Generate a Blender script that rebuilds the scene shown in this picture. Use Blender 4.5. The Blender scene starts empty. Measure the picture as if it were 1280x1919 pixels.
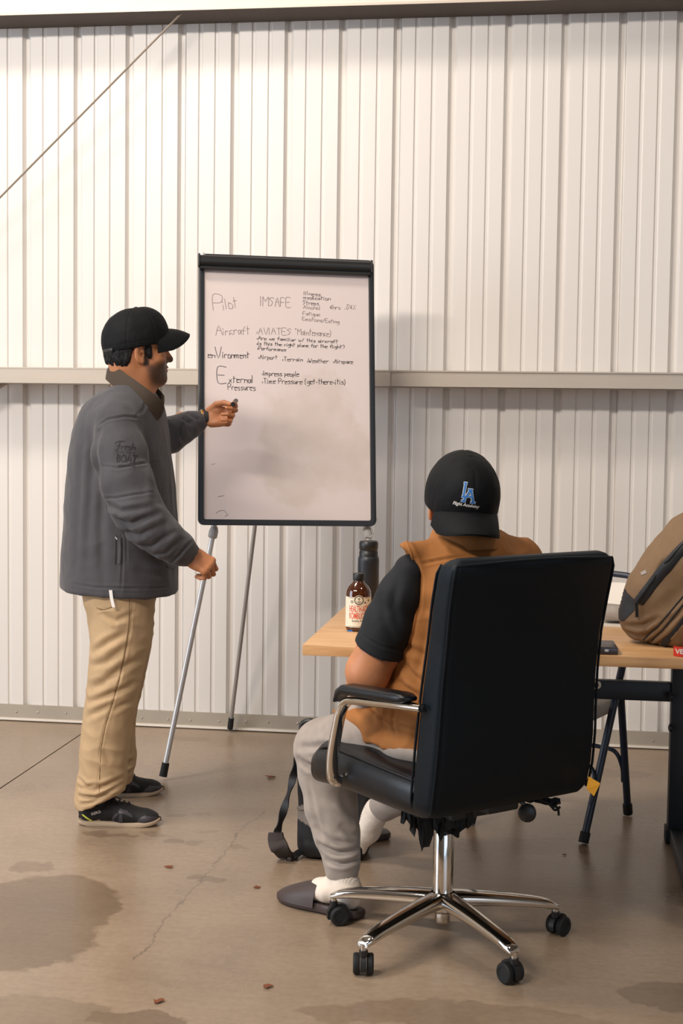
import bpy, bmesh, math, random
import numpy as np
from mathutils import Vector, Matrix
from mathutils.bvhtree import BVHTree
random.seed(7)
RNG = np.random.RandomState(5)
PI = math.pi
SCN = bpy.context.scene
COL = SCN.collection

# ------------------------------------------------------------------ camera
FPX, YAW, PITCH, ROLL, CH, CD = 2682.1, .1418, -.065, .0131, 1.3465, 5.9912
_cy, _sy, _cp, _sp, _cr, _sr = math.cos(YAW), math.sin(YAW), math.cos(PITCH), math.sin(PITCH), math.cos(ROLL), math.sin(ROLL)
_f = np.array([-_sy*_cp, _cy*_cp, _sp]); _r = np.array([_cy, _sy, 0.]); _u = np.cross(_r, _f)
CR = _cr*_r + _sr*_u; CU = -_sr*_r + _cr*_u; CF = _f
CPOS = np.array([0, -CD, CH])
cam_d = bpy.data.cameras.new('camera'); cam = bpy.data.objects.new('camera', cam_d); COL.objects.link(cam)
cam.matrix_world = Matrix(((CR[0], CU[0], -CF[0], 0), (CR[1], CU[1], -CF[1], -CD), (CR[2], CU[2], -CF[2], CH), (0, 0, 0, 1)))
cam_d.sensor_fit = 'HORIZONTAL'; cam_d.sensor_width = 36.0; cam_d.lens = FPX/1280*36.0
cam_d.clip_start = .05; cam_d.clip_end = 100
cam_d.dof.use_dof = True; cam_d.dof.focus_distance = 4.4; cam_d.dof.aperture_fstop = 22
SCN.camera = cam

# ------------------------------------------------------------------ world, lights, exposure
SCN.view_settings.view_transform = 'Standard'; SCN.view_settings.look = 'None'
SCN.view_settings.gamma = 1; SCN.view_settings.use_curve_mapping = False
SCN.view_settings.exposure = 0.03
w = bpy.data.worlds.new('daylight'); SCN.world = w; w.use_nodes = True
w.node_tree.nodes['Background'].inputs[0].default_value = (.62, .78, 1, 1)
w.node_tree.nodes['Background'].inputs[1].default_value = 1.6

def area(name, loc, target, sx, sy, power, col, spread=None):
    l = bpy.data.lights.new(name, 'AREA'); l.shape = 'RECTANGLE'; l.size = sx; l.size_y = sy
    l.energy = power; l.color = col
    if spread: l.spread = spread
    o = bpy.data.objects.new(name, l); COL.objects.link(o)
    o.location = loc
    o.rotation_euler = (Vector(target) - Vector(loc)).to_track_quat('-Z', 'Y').to_euler()
    return o
# a high bay lamp behind the camera, a second one by the left of the wall, daylight from the hangar doors
area('high_bay_lamp', (-3.1, -6.2, 4.15), (-1.9, 0, 2.1), 2.8, .28, 270, (1, .905, .81))
area('high_bay_lamp', (-2.9, -2.9, 5.6), (-2.3, -1.2, 0), 1.3, .8, 165, (1, .89, .79))
area('high_bay_lamp', (2.2, -4.2, 5.6), (1.6, -3.0, 0), .9, .9, 45, (1, .90, .80))
area('door_daylight', (-6.8, -4.6, 2.1), (0, -1.0, 1.3), 3.0, 3.4, 155, (.82, .90, 1))
area('door_daylight', (4.6, -9.0, 1.9), (-.5, -1.0, 1.2), 3.0, 3.0, 30, (.80, .88, 1))

# ------------------------------------------------------------------ helpers
def ray(x, y):
    return CR*((x-640)/FPX) - CU*((y-959.5)/FPX) + CF
def at(x, y, Y):                       # the point seen at pixel x, y on the plane at depth Y
    d = ray(x, y); return CPOS + d*((Y+CD)/d[1])
def onz(x, y, z=0.):
    d = ray(x, y); return CPOS + d*((z-CH)/d[2])
def ppm(Y):
    return FPX/(CD+Y)/1.0
def lin(c):
    return tuple([(v/12.92 if v <= .04045 else ((v+.055)/1.055)**2.4) for v in [q/255 for q in c]]) + (1,)

def tag(o, label=None, cat=None, group=None, kind=None):
    if label: o['label'] = label
    if cat: o['category'] = cat
    if group: o['group'] = group
    if kind: o['kind'] = kind
    return o
def empty(name, loc=(0, 0, 0), label=None, cat=None, group=None, rz=0):
    o = bpy.data.objects.new(name, None); COL.objects.link(o); o.location = loc; o.rotation_euler = (0, 0, rz)
    o.empty_display_size = .05
    bpy.context.view_layer.update()
    return tag(o, label, cat, group)

class MB:                              # collects verts and faces given in WORLD coordinates
    def __init__(s): s.v = []; s.f = []
    def add(s, vs, fs):
        b = len(s.v); s.v += [tuple(map(float, q)) for q in vs]; s.f += [tuple(i+b for i in q) for q in fs]; return s
    def box(s, c, sz, R=None, bev=0):
        bm = bmesh.new(); bmesh.ops.create_cube(bm, size=1)
        for q in bm.verts: q.co = Vector((q.co.x*sz[0], q.co.y*sz[1], q.co.z*sz[2]))
        if bev: bmesh.ops.bevel(bm, geom=list(bm.edges), offset=bev, segments=2, profile=.5, affect='EDGES')
        R = np.eye(3) if R is None else np.array(R)
        bm.verts.index_update()
        s.add([R @ np.array(q.co) + np.array(c) for q in bm.verts], [[q.index for q in f.verts] for f in bm.faces]); bm.free(); return s
    def rings(s, rings, cap=True, close=True):
        n = len(rings[0]); m = len(rings); vs = [p for r in rings for p in r]; fs = []
        for i in range(m-1):
            for j in range(n if close else n-1):
                k = (j+1) % n; fs.append((i*n+j, i*n+k, (i+1)*n+k, (i+1)*n+j))
        if cap: fs.append(tuple(reversed(range(n)))); fs.append(tuple((m-1)*n+j for j in range(n)))
        return s.add(vs, fs)
    def tube(s, pts, r, n=12, cap=True, flat=None, up=None):
        pts = [np.array(p, float) for p in pts]; m = len(pts)
        rr = r if hasattr(r, '__len__') else [r]*m
        T = []
        for i in range(m):
            t = pts[min(i+1, m-1)]-pts[max(i-1, 0)]; T.append(t/(np.linalg.norm(t)+1e-12))
        a = np.array(up if up is not None else ((0, 0, 1) if abs(T[0][2]) < .9 else (1, 0, 0)), float)
        N = a-T[0]*a.dot(T[0]); N /= np.linalg.norm(N); rings = []
        for i in range(m):
            if up is not None: N = a-T[i]*a.dot(T[i])
            else: N = N-T[i]*N.dot(T[i])
            N /= np.linalg.norm(N); B = np.cross(T[i], N); fl = flat or 1
            rings.append([pts[i]+rr[i]*(math.cos(q)*N*fl+math.sin(q)*B) for q in [2*PI*k/n for k in range(n)]])
        return s.rings(rings, cap)
    def lathe(s, prof, c, R=None, n=32):
        R = np.eye(3) if R is None else np.array(R)
        rings = [[R @ np.array((r*math.cos(q), r*math.sin(q), z)) + np.array(c) for q in [2*PI*k/n for k in range(n)]] for r, z in prof]
        return s.rings(rings, True)
    def build(s, name, mat, parent=None, smooth=True, ang=None, bevel=0):
        me = bpy.data.meshes.new(name); me.from_pydata(s.v, [], s.f); me.materials.append(mat)
        o = bpy.data.objects.new(name, me); COL.objects.link(o)
        bm = bmesh.new(); bm.from_mesh(me); bmesh.ops.recalc_face_normals(bm, faces=bm.faces)
        if bevel:
            bmesh.ops.bevel(bm, geom=[e for e in bm.edges if len(e.link_faces) == 2 and e.calc_face_angle(0) > .6], offset=bevel, segments=2, profile=.5, affect='EDGES', clamp_overlap=True)
        if smooth:
            a = ang if ang else .75
            for f in bm.faces: f.smooth = True
            for e in bm.edges:
                if len(e.link_faces) == 2 and e.calc_face_angle(0) > a: e.smooth = False
        bm.to_mesh(me); bm.free()
        return parent_to(o, parent)
def parent_to(o, parent):
    if parent is not None:
        o.parent = parent; o.matrix_parent_inverse = parent_world(parent).inverted()
    return o
def parent_world(o):
    m = o.matrix_basis.copy()
    if o.parent: m = parent_world(o.parent) @ o.matrix_parent_inverse @ m
    return m
def spline(pts, n=8):
    P = [np.array(p, float) for p in pts]; out = []
    for i in range(len(P)-1):
        a = P[max(i-1, 0)]; b = P[i]; c = P[i+1]; d = P[min(i+2, len(P)-1)]
        for k in range(n):
            t = k/n; out.append(.5*((2*b)+(c-a)*t+(2*a-5*b+4*c-d)*t*t+(3*b-a-3*c+d)*t**3))
    out.append(P[-1]); return out
def rrect(w, h, r, n=6):
    out = []
    for cx, cy, a0 in ((w/2-r, h/2-r, 0), (-w/2+r, h/2-r, PI/2), (-w/2+r, -h/2+r, PI), (w/2-r, -h/2+r, 1.5*PI)):
        for k in range(n+1): a = a0+PI/2*k/n; out.append((cx+r*math.cos(a), cy+r*math.sin(a)))
    return out
def Rz(a): c, s = math.cos(a), math.sin(a); return np.array([[c, -s, 0], [s, c, 0], [0, 0, 1.]])
def Ry(a): c, s = math.cos(a), math.sin(a); return np.array([[c, 0, s], [0, 1, 0], [-s, 0, c]])
def Rx(a): c, s = math.cos(a), math.sin(a); return np.array([[1., 0, 0], [0, c, -s], [0, s, c]])
def unit(v): v = np.array(v, float); return v/np.linalg.norm(v)

# numpy value noise
_PT = RNG.rand(4096).astype(np.float32)
def _h(i, j, k): return _PT[((i*73856093) ^ (j*19349663) ^ (k*83492791)) & 4095]
def vnoise(P):
    F = np.floor(P).astype(np.int64); f = P-F; f = f*f*(3-2*f); r = 0
    for a in (0, 1):
        for b in (0, 1):
            for c in (0, 1):
                r = r+_h(F[:, 0]+a, F[:, 1]+b, F[:, 2]+c)*((f[:, 0] if a else 1-f[:, 0])*(f[:, 1] if b else 1-f[:, 1])*(f[:, 2] if c else 1-f[:, 2]))
    return r*2-1
def fbm(P, o=3):
    r = 0; a = 1
    for i in range(o): r = r+a*vnoise(P*2**i+i*17.3); a *= .5
    return r
def ridge(P): return 1-2*np.abs(vnoise(P))     # peaks along creases

# ------------------------------------------------------------------ distance field volumes
class Vol:
    def __init__(s, lo, hi, h):
        s.h = h; s.lo = np.array(lo, float); s.n = np.ceil((np.array(hi)-s.lo)/h).astype(int)+1
        s.d = np.full(tuple(s.n), .2, np.float32)
        s.ax = [(s.lo[i]+h*np.arange(s.n[i])).astype(np.float32) for i in range(3)]
    def blk(s, lo, hi, m):
        a = [max(0, int((lo[i]-m-s.lo[i])/s.h)) for i in range(3)]; b = [min(s.n[i], int((hi[i]+m-s.lo[i])/s.h)+2) for i in range(3)]
        if any(b[i] <= a[i] for i in range(3)): return None
        sl = tuple(slice(a[i], b[i]) for i in range(3))
        return sl, s.ax[0][a[0]:b[0]][:, None, None], s.ax[1][a[1]:b[1]][None, :, None], s.ax[2][a[2]:b[2]][None, None, :]
    def put(s, sl, v, k, op):
        d = s.d[sl]
        if op == '+':
            if k > 0:
                h = np.clip(.5+.5*(d-v)/k, 0, 1); s.d[sl] = d*(1-h)+v*h-k*h*(1-h)
            else: s.d[sl] = np.minimum(d, v)
        elif op == '-':
            if k > 0:
                h = np.clip(.5-.5*(d+v)/k, 0, 1); s.d[sl] = d*(1-h)-v*h+k*h*(1-h)
            else: s.d[sl] = np.maximum(d, -v)
    def cone(s, a, b, ra, rb, k=.01, op='+', ax=None, sq=1.):
        a = np.array(a, float); b = np.array(b, float); R = max(ra, rb)*max(1, sq)
        q = s.blk(np.minimum(a, b)-R, np.maximum(a, b)+R, k+3*s.h)
        if q is None: return s
        sl, X, Y, Z = q; ab = b-a; L = ab.dot(ab)+1e-12
        px, py, pz = X-a[0], Y-a[1], Z-a[2]
        t = np.clip((px*ab[0]+py*ab[1]+pz*ab[2])/L, 0, 1)
        qx, qy, qz = px-t*ab[0], py-t*ab[1], pz-t*ab[2]
        if ax is not None:
            ax = unit(ax); dn = qx*ax[0]+qy*ax[1]+qz*ax[2]; e = (1/sq-1)*dn
            qx, qy, qz = qx+e*ax[0], qy+e*ax[1], qz+e*ax[2]
        v = np.sqrt(qx*qx+qy*qy+qz*qz)-(ra+(rb-ra)*t)
        s.put(sl, v, k, op); return s
    def chain(s, pts, k=.01, **kw):
        for (p, r), (q, t) in zip(pts[:-1], pts[1:]): s.cone(p, q, r, t, k, **kw)
        return s
    def ell(s, c, r, R=None, k=.01, op='+'):
        r = np.array(r, float); c = np.array(c, float); R = np.eye(3) if R is None else R; m = max(r)
        q = s.blk(c-m, c+m, k+3*s.h)
        if q is None: return s
        sl, X, Y, Z = q; x, y, z = X-c[0], Y-c[1], Z-c[2]
        l = [R[0, i]*x+R[1, i]*y+R[2, i]*z for i in range(3)]
        k0 = np.sqrt(sum((l[i]/r[i])**2 for i in range(3))); k1 = np.sqrt(sum((l[i]/r[i]**2)**2 for i in range(3)))+1e-9
        s.put(sl, k0*(k0-1)/k1, k, op); return s
    def box(s, c, hf, rad, R=None, k=.005, op='+'):
        c = np.array(c, float); R = np.eye(3) if R is None else R; m = np.linalg.norm(hf)
        q = s.blk(c-m, c+m, k+3*s.h)
        if q is None: return s
        sl, X, Y, Z = q; x, y, z = X-c[0], Y-c[1], Z-c[2]
        l = [np.abs(R[0, i]*x+R[1, i]*y+R[2, i]*z)-(hf[i]-rad) for i in range(3)]
        v = np.sqrt(sum(np.maximum(e, 0)**2 for e in l))+np.minimum(np.maximum(np.maximum(l[0], l[1]), l[2]), 0)-rad
        s.put(sl, v, k, op); return s
    def stack(s, rows, k=.01, op='+', p=2.2, Rot=None):
        # rows: z, cx, cy, rx, ry  (elliptic slices, smoothly interpolated)
        rows = sorted(rows); z = np.array([q[0] for q in rows]); A = np.array(rows)[:, 1:]
        m = A[:, 2:].max()+.01
        lo = (A[:, 0].min()-m, A[:, 1].min()-m, z[0]); hi = (A[:, 0].max()+m, A[:, 1].max()+m, z[-1])
        q = s.blk(lo, hi, k+3*s.h)
        if q is None: return s
        sl, X, Y, Z = q; zz = np.clip(Z.ravel(), z[0], z[-1])
        zf = np.linspace(z[0], z[-1], 160); I = []
        for i in range(4):
            v = np.interp(zf, z, A[:, i]); kk = np.ones(9)/9; vp = np.pad(v, 4, mode='edge'); v = np.convolve(vp, kk, 'valid')
            I.append(np.interp(zz, zf, v)[None, None, :])
        dx, dy = X-I[0], Y-I[1]
        if Rot is not None:
            c, sn = math.cos(Rot), math.sin(Rot); dx, dy = c*dx+sn*dy, -sn*dx+c*dy
        e = (np.abs(dx/I[2])**p+np.abs(dy/I[3])**p)**(1/p)
        v = (e-1)*np.minimum(I[2], I[3])*np.clip(e, 0, 1.0)**0
        v = np.maximum(v, np.maximum(z[0]-Z, Z-z[-1]))
        s.put(sl, v.astype(np.float32), k, op); return s
    def plane(s, c, n, k=0.):             # keep the side the normal points away from
        n = unit(n); c = np.array(c, float)
        v = (s.ax[0][:, None, None]-c[0])*n[0]+(s.ax[1][None, :, None]-c[1])*n[1]+(s.ax[2][None, None, :]-c[2])*n[2]
        if k > 0:
            h = np.clip(.5-.5*(s.d-v)/k, 0, 1); s.d = (s.d*(1-h)+v*h+k*h*(1-h)).astype(np.float32)
        else: s.d = np.maximum(s.d, v).astype(np.float32)
        return s
    def mesh(s):
        d = s.d; b = d < 0
        c = [b[i:d.shape[0]-1+i, j:d.shape[1]-1+j, k:d.shape[2]-1+k] for i in (0, 1) for j in (0, 1) for k in (0, 1)]
        al = c[0].copy(); an = c[0].copy()
        for q in c[1:]: al &= q; an |= q
        mix = an & ~al; I = np.argwhere(mix); idx = np.full(mix.shape, -1, np.int64); idx[mix] = np.arange(len(I))
        cs = [(i, j, k) for i in (0, 1) for j in (0, 1) for k in (0, 1)]
        V = {q: d[I[:, 0]+q[0], I[:, 1]+q[1], I[:, 2]+q[2]].astype(float) for q in cs}
        acc = np.zeros((len(I), 3)); cnt = np.zeros(len(I))
        for a in cs:
            for ax in range(3):
                if a[ax] == 0:
                    e = list(a); e[ax] = 1; e = tuple(e); va, vb = V[a], V[e]; m = (va < 0) != (vb < 0)
                    t = np.where(m, va/(va-vb+1e-20), 0)
                    p = np.tile(np.array(a, float), (len(I), 1)); p[:, ax] += t
                    acc[m] += p[m]; cnt[m] += 1
        P = s.lo+(I+acc/cnt[:, None])*s.h; F = []
        for ax in range(3):
            o = [q for q in range(3) if q != ax]
            A = b[tuple(slice(0, -1) if q == ax else slice(1, -1) for q in range(3))]
            B = b[tuple(slice(1, None) if q == ax else slice(1, -1) for q in range(3))]
            J = np.argwhere(A != B); J[:, o[0]] += 1; J[:, o[1]] += 1
            fl = b[J[:, 0], J[:, 1], J[:, 2]]
            q4 = []
            for du, dv in ((-1, -1), (0, -1), (0, 0), (-1, 0)):
                K = J.copy(); K[:, o[0]] += du; K[:, o[1]] += dv; q4.append(idx[K[:, 0], K[:, 1], K[:, 2]])
            Q = np.stack(q4, 1); fl2 = fl if ax != 1 else ~fl
            Q[~fl2] = Q[~fl2][:, ::-1]; F.append(Q)
        F = np.concatenate(F); F = F[(F >= 0).all(1)]
        return P, F
def vnormals(P, F):
    n = np.cross(P[F[:, 2]]-P[F[:, 0]], P[F[:, 3]]-P[F[:, 1]]); N = np.zeros_like(P)
    for i in range(4): np.add.at(N, F[:, i], n)
    return N/(np.linalg.norm(N, axis=1)[:, None]+1e-12)
def relax(P, F, it=2, w=.5):
    for _ in range(it):
        A = np.zeros_like(P); c = np.zeros(len(P))
        for i in range(4):
            for j in (1, 3):
                np.add.at(A, F[:, i], P[F[:, (i+j) % 4]]); np.add.at(c, F[:, i], 1)
        P = P*(1-w)+w*A/np.maximum(c, 1)[:, None]
    return P
def qmesh(name, P, F, mat, parent=None, color=None, mats=None, matidx=None):
    me = bpy.data.meshes.new(name); me.vertices.add(len(P)); me.vertices.foreach_set('co', P.astype(np.float32).ravel())
    me.loops.add(F.size); me.loops.foreach_set('vertex_index', F.astype(np.int32).ravel())
    me.polygons.add(len(F)); me.polygons.foreach_set('loop_start', np.arange(0, F.size, 4, dtype=np.int32))
    me.polygons.foreach_set('use_smooth', np.ones(len(F), bool))
    me.update(calc_edges=True)
    me.materials.append(mat)
    if color is not None:
        a = me.color_attributes.new('Col', 'FLOAT_COLOR', 'POINT')
        a.data.foreach_set('color', np.concatenate([color, np.ones((len(P), 1))], 1).astype(np.float32).ravel())
    o = bpy.data.objects.new(name, me); COL.objects.link(o)
    return parent_to(o, parent)
def fromvol(name, V, mat, parent, disp=None, rel=2, color=None):
    P, F = V.mesh(); P = relax(P, F, rel)
    if disp is not None:
        N = vnormals(P, F); P = P+N*disp(P, N)[:, None]
    return qmesh(name, P, F, mat, parent, None if color is None else color(P))
def segdist2(P, a, b, ax=(0, 2)):
    p = P[:, ax]; a = np.array(a, float)[list(ax)]; b = np.array(b, float)[list(ax)]; ab = b-a
    t = np.clip(((p-a)@ab)/(ab@ab+1e-12), 0, 1); return np.linalg.norm(p-a-t[:, None]*ab, axis=1), t
def crease(P, N, pts, depth, width, front=True, taper=True):
    # a fold or seam line laid on the side of the cloth that faces the camera side of the room
    d = np.full(len(P), 9.); T = np.zeros(len(P)); n = len(pts)-1
    for i in range(n):
        q, t = segdist2(P, pts[i], pts[i+1]); m = q < d; d[m] = q[m]; T[m] = (i+t[m])/n
    g = -np.exp(-(d/width)**2)+.55*np.exp(-((d-2.0*width)/(width*1.1))**2)
    if taper: g = g*np.sin(PI*np.clip(T, .04, .96))**.5
    s = np.clip(-N[:, 1]*2.5, 0, 1) if front else 1
    return depth*g*s
class Fr:                               # local frame: x forward, y left, z up
    def __init__(s, o, R): s.o = np.array(o, float); s.R = R
    def __call__(s, x, y, z): return s.o+s.R@np.array((x, y, z), float)

# ------------------------------------------------------------------ materials
def nt(name):
    m = bpy.data.materials.new(name); m.use_nodes = True; t = m.node_tree; b = t.nodes['Principled BSDF']
    return m, t, b
def nd(t, ty, ins=None, **kw):
    n = t.nodes.new(ty)
    for k, v in kw.items(): setattr(n, k, v)
    for k, v in (ins or {}).items():
        if isinstance(v, bpy.types.NodeSocket): t.links.new(v, n.inputs[k])
        else: n.inputs[k].default_value = v
    return n
def ramp(t, fac, stops):
    n = nd(t, 'ShaderNodeValToRGB', {'Fac': fac}); e = n.color_ramp.elements
    while len(e) < len(stops): e.new(.5)
    for q, (p, c) in zip(e, stops): q.position = p; q.color = c
    return n.outputs['Color']
def mixc(t, f, a, b, mode='MIX'):
    n = nd(t, 'ShaderNodeMix', data_type='RGBA', blend_type=mode)
    for i, v in ((0, f), (6, a), (7, b)):
        if isinstance(v, bpy.types.NodeSocket): t.links.new(v, n.inputs[i])
        else: n.inputs[i].default_value = v
    return n.outputs[2]
def mth(t, op, a, b=None, c=None, clamp=False):
    n = t.nodes.new('ShaderNodeMath'); n.operation = op; n.use_clamp = clamp
    for i, v in enumerate((a, b, c)):
        if v is None: continue
        if isinstance(v, bpy.types.NodeSocket): t.links.new(v, n.inputs[i])
        else: n.inputs[i].default_value = v
    return n.outputs[0]
def mat(name, c, rough=.6, metal=0., var=.0, vscale=8., bump=0., bscale=300., bdist=.001, weave=0., spec=None, coat=0., sheen=0., sss=0., stretch=None, attr=False):
    m, t, b = nt(name); c = lin(c) if max(c) > 1.01 else tuple(c)+(1,)
    tc = nd(t, 'ShaderNodeTexCoord'); co = tc.outputs['Object']
    if stretch: co = nd(t, 'ShaderNodeMapping', {'Vector': co, 'Scale': stretch}).outputs[0]
    col = c
    if attr: col = nd(t, 'ShaderNodeAttribute', attribute_name='Col').outputs['Color']
    if var:
        n = nd(t, 'ShaderNodeTexNoise', {'Vector': co, 'Scale': vscale, 'Detail': 5., 'Roughness': .6})
        f = nd(t, 'ShaderNodeMapRange', {0: n.outputs[0], 1: .3, 2: .7, 3: 1-var, 4: 1+var}).outputs[0]
        col = mixc(t, 1., col, nd(t, 'ShaderNodeCombineColor', {0: f, 1: f, 2: f}).outputs[0], 'MULTIPLY')
    if isinstance(col, tuple): b.inputs['Base Color'].default_value = col
    else: t.links.new(col, b.inputs['Base Color'])
    b.inputs['Roughness'].default_value = rough; b.inputs['Metallic'].default_value = metal
    if spec is not None: b.inputs['Specular IOR Level'].default_value = spec
    if coat: b.inputs['Coat Weight'].default_value = coat
    if sheen: b.inputs['Sheen Weight'].default_value = sheen
    if sss:
        b.inputs['Subsurface Weight'].default_value = sss; b.inputs['Subsurface Radius'].default_value = (.012, .005, .003)
        b.inputs['Subsurface Scale'].default_value = 1.
    h = None
    if bump:
        h = mth(t, 'MULTIPLY', nd(t, 'ShaderNodeTexNoise', {'Vector': co, 'Scale': bscale, 'Detail': 3.}).outputs[0], bump)
    if weave:
        wv = nd(t, 'ShaderNodeTexWave', {'Vector': co, 'Scale': weave, 'Distortion': 1.5}, bands_direction='DIAGONAL').outputs[0]
        h = mth(t, 'ADD', mth(t, 'MULTIPLY', wv, .4), h if h is not None else 0.)
    if h is not None:
        bp = nd(t, 'ShaderNodeBump', {'Height': h, 'Strength': 1., 'Distance': bdist}); t.links.new(bp.outputs[0], b.inputs['Normal'])
    return m
M = {}
M['panel'] = mat('painted_steel_panel', (219, 214, 208), .40, var=.03, vscale=2.2, bump=.3, bscale=14, bdist=.0012, stretch=(1, 1, .12))
M['girt'] = mat('galvanised_steel', (186, 176, 163), .45, .35, var=.05, vscale=6, stretch=(.3, 1, 1))
M['girt_white'] = mat('painted_girt', (220, 212, 200), .5, var=.03)
M['base'] = mat('base_channel_metal', (170, 160, 146), .5, .2, var=.06, vscale=5)
M['screw'] = mat('screw_steel', (196, 190, 182), .3, .9)
M['rod'] = mat('brace_rod_steel', (150, 138, 124), .5, .4)
M['chrome'] = mat('chrome', (218, 214, 208), .09, 1.)
M['steel'] = mat('brushed_aluminium', (214, 211, 208), .36, .45)
M['under'] = mat('painted_shade_steel', (74, 64, 57), .7)  # beam steel darkened by colour to stand for shade
M['leg_grey'] = mat('painted_aluminium', (168, 164, 160), .4, .5)
M['joint'] = mat('grey_plastic', (178, 176, 172), .5)
M['black_pl'] = mat('black_plastic', (26, 27, 28), .42)
M['black_rub'] = mat('black_rubber', (20, 22, 23), .7)
M['frame_bl'] = mat('black_frame', (33, 36, 40), .38)
M['leather'] = mat('black_leather', (13, 17, 22), .36, var=.1, bump=.5, bscale=420, bdist=.0005, spec=.4)
M['leather_back'] = mat('matte_black_leather', (5, 16, 24), .5, bump=.5, bscale=420, bdist=.0005, spec=.2)
M['torn'] = mat('torn_black_cloth', (22, 23, 25), .9)
M['navy_metal'] = mat('navy_painted_tube', (30, 40, 54), .4)
M['black_metal'] = mat('black_powder_coat', (18, 23, 27), .5)
M['chair_grey'] = mat('grey_vinyl', (176, 168, 158), .6)
M['white_pl'] = mat('white_plastic', (214, 206, 194), .5)
M['hair'] = mat('black_hair', (12, 11, 13), .6, spec=.3, bump=1., bscale=260, bdist=.004, stretch=(1, 1, .25), var=.3, vscale=60)
M['skin'] = mat('skin', (190, 122, 78), .48, attr=True, var=.06, vscale=30, bump=.4, bscale=500, bdist=.0006, sss=.12)
M['jacket'] = mat('grey_canvas', (66, 65, 69), .85, var=.09, vscale=9, bump=.5, bscale=900, bdist=.0007, sheen=.15)
M['collar'] = mat('brown_corduroy', (62, 50, 38), .85, var=.12, bump=.5, bscale=600, bdist=.001)
M['khaki'] = mat('khaki_cotton', (180, 152, 116), .85, var=.06, vscale=7, bump=.4, bscale=900, bdist=.0006)
M['seam'] = mat('dark_seam_thread', (112, 84, 52), .9)
M['cap'] = mat('black_cap_twill', (9, 11, 14), .7, spec=.2, var=.15, vscale=30, bump=.6, bscale=1100, bdist=.0006)
M['mesh'] = mat('black_cap_mesh', (25, 26, 28), .5, bump=.9, bscale=700, bdist=.0014)
M['navycap'] = mat('dark_satin_strip', (34, 40, 52), .5)
M['shoe'] = mat('black_knit', (15, 15, 18), .75, bump=.7, bscale=900, bdist=.0008)
M['shoe_trim'] = mat('dark_grey_overlay', (58, 54, 60), .5)
M['sole'] = mat('beige_rubber', (176, 156, 132), .7)
M['yellow'] = mat('yellow_green_stripe', (206, 214, 84), .5)
M['tee'] = mat('black_cotton', (17, 20, 25), .85, bump=.4, bscale=900, bdist=.0006)
M['vest'] = mat('brown_duck_canvas', (156, 100, 48), .85, var=.1, vscale=8, bump=.5, bscale=900, bdist=.0007)
M['sweat'] = mat('grey_fleece', (158, 147, 138), .92, var=.07, vscale=45, bump=.5, bscale=700, bdist=.0009, sheen=.2)
M['sock_bl'] = mat('black_sock', (24, 24, 26), .9)
M['sock'] = mat('white_sock', (226, 214, 200), .9, bump=.4, bscale=600, bdist=.0008)
M['slide'] = mat('brown_slide', (66, 54, 52), .5, bump=.3, bscale=200, bdist=.0006)
M['gold'] = mat('gold', (222, 178, 96), .25, 1.)
M['white'] = mat('white_print', (226, 222, 216), .6)
M['blue'] = mat('blue_thread', (40, 112, 182), .6)
M['ink'] = mat('dark_marker_ink', (44, 40, 44), .5)
M['inkf'] = mat('faded_marker_ink', (142, 128, 126), .6)
M['inkm'] = mat('half_faded_marker_ink', (98, 88, 90), .6)
M['emb'] = mat('dark_embroidery', (34, 33, 36), .7)
M['red'] = mat('red_print', (214, 70, 48), .6)
M['redtag'] = mat('red_woven_tag', (214, 52, 32), .7)
M['label'] = mat('cream_paper_label', (226, 216, 196), .6, var=.03, vscale=60)
M['darkprint'] = mat('dark_green_print', (52, 60, 52), .6)
M['amber'] = mat('amber_glass', (66, 30, 10), .08, spec=.7, coat=.4)
M['tumbler'] = mat('navy_powder_coat', (28, 33, 40), .45, bump=.3, bscale=700, bdist=.0003)
M['pack'] = mat('brown_nylon', (118, 92, 64), .7, var=.06, vscale=10, bump=.5, bscale=700, bdist=.0007)
M['pack_dk'] = mat('dark_nylon', (20, 22, 27), .6, bump=.4, bscale=600, bdist=.0006)
M['zip'] = mat('black_zip', (18, 18, 20), .35)
M['bag_grey'] = mat('grey_bag_panel', (122, 114, 108), .8, bump=.4, bscale=500, bdist=.0006)
M['pad'] = mat('dark_brown_pad', (58, 50, 48), .8, bump=.6, bscale=500, bdist=.0008)
M['tagyellow'] = mat('yellow_tag', (230, 168, 50), .6)
M['leaf'] = mat('dry_leaf', (120, 66, 40), .8)
M['phone'] = mat('dark_phone', (52, 44, 46), .3)
M['paper'] = mat('paper', (214, 206, 194), .7)
M['pouch'] = mat('grey_pouch', (150, 142, 134), .7, bump=.5, bscale=60, bdist=.004)

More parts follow.
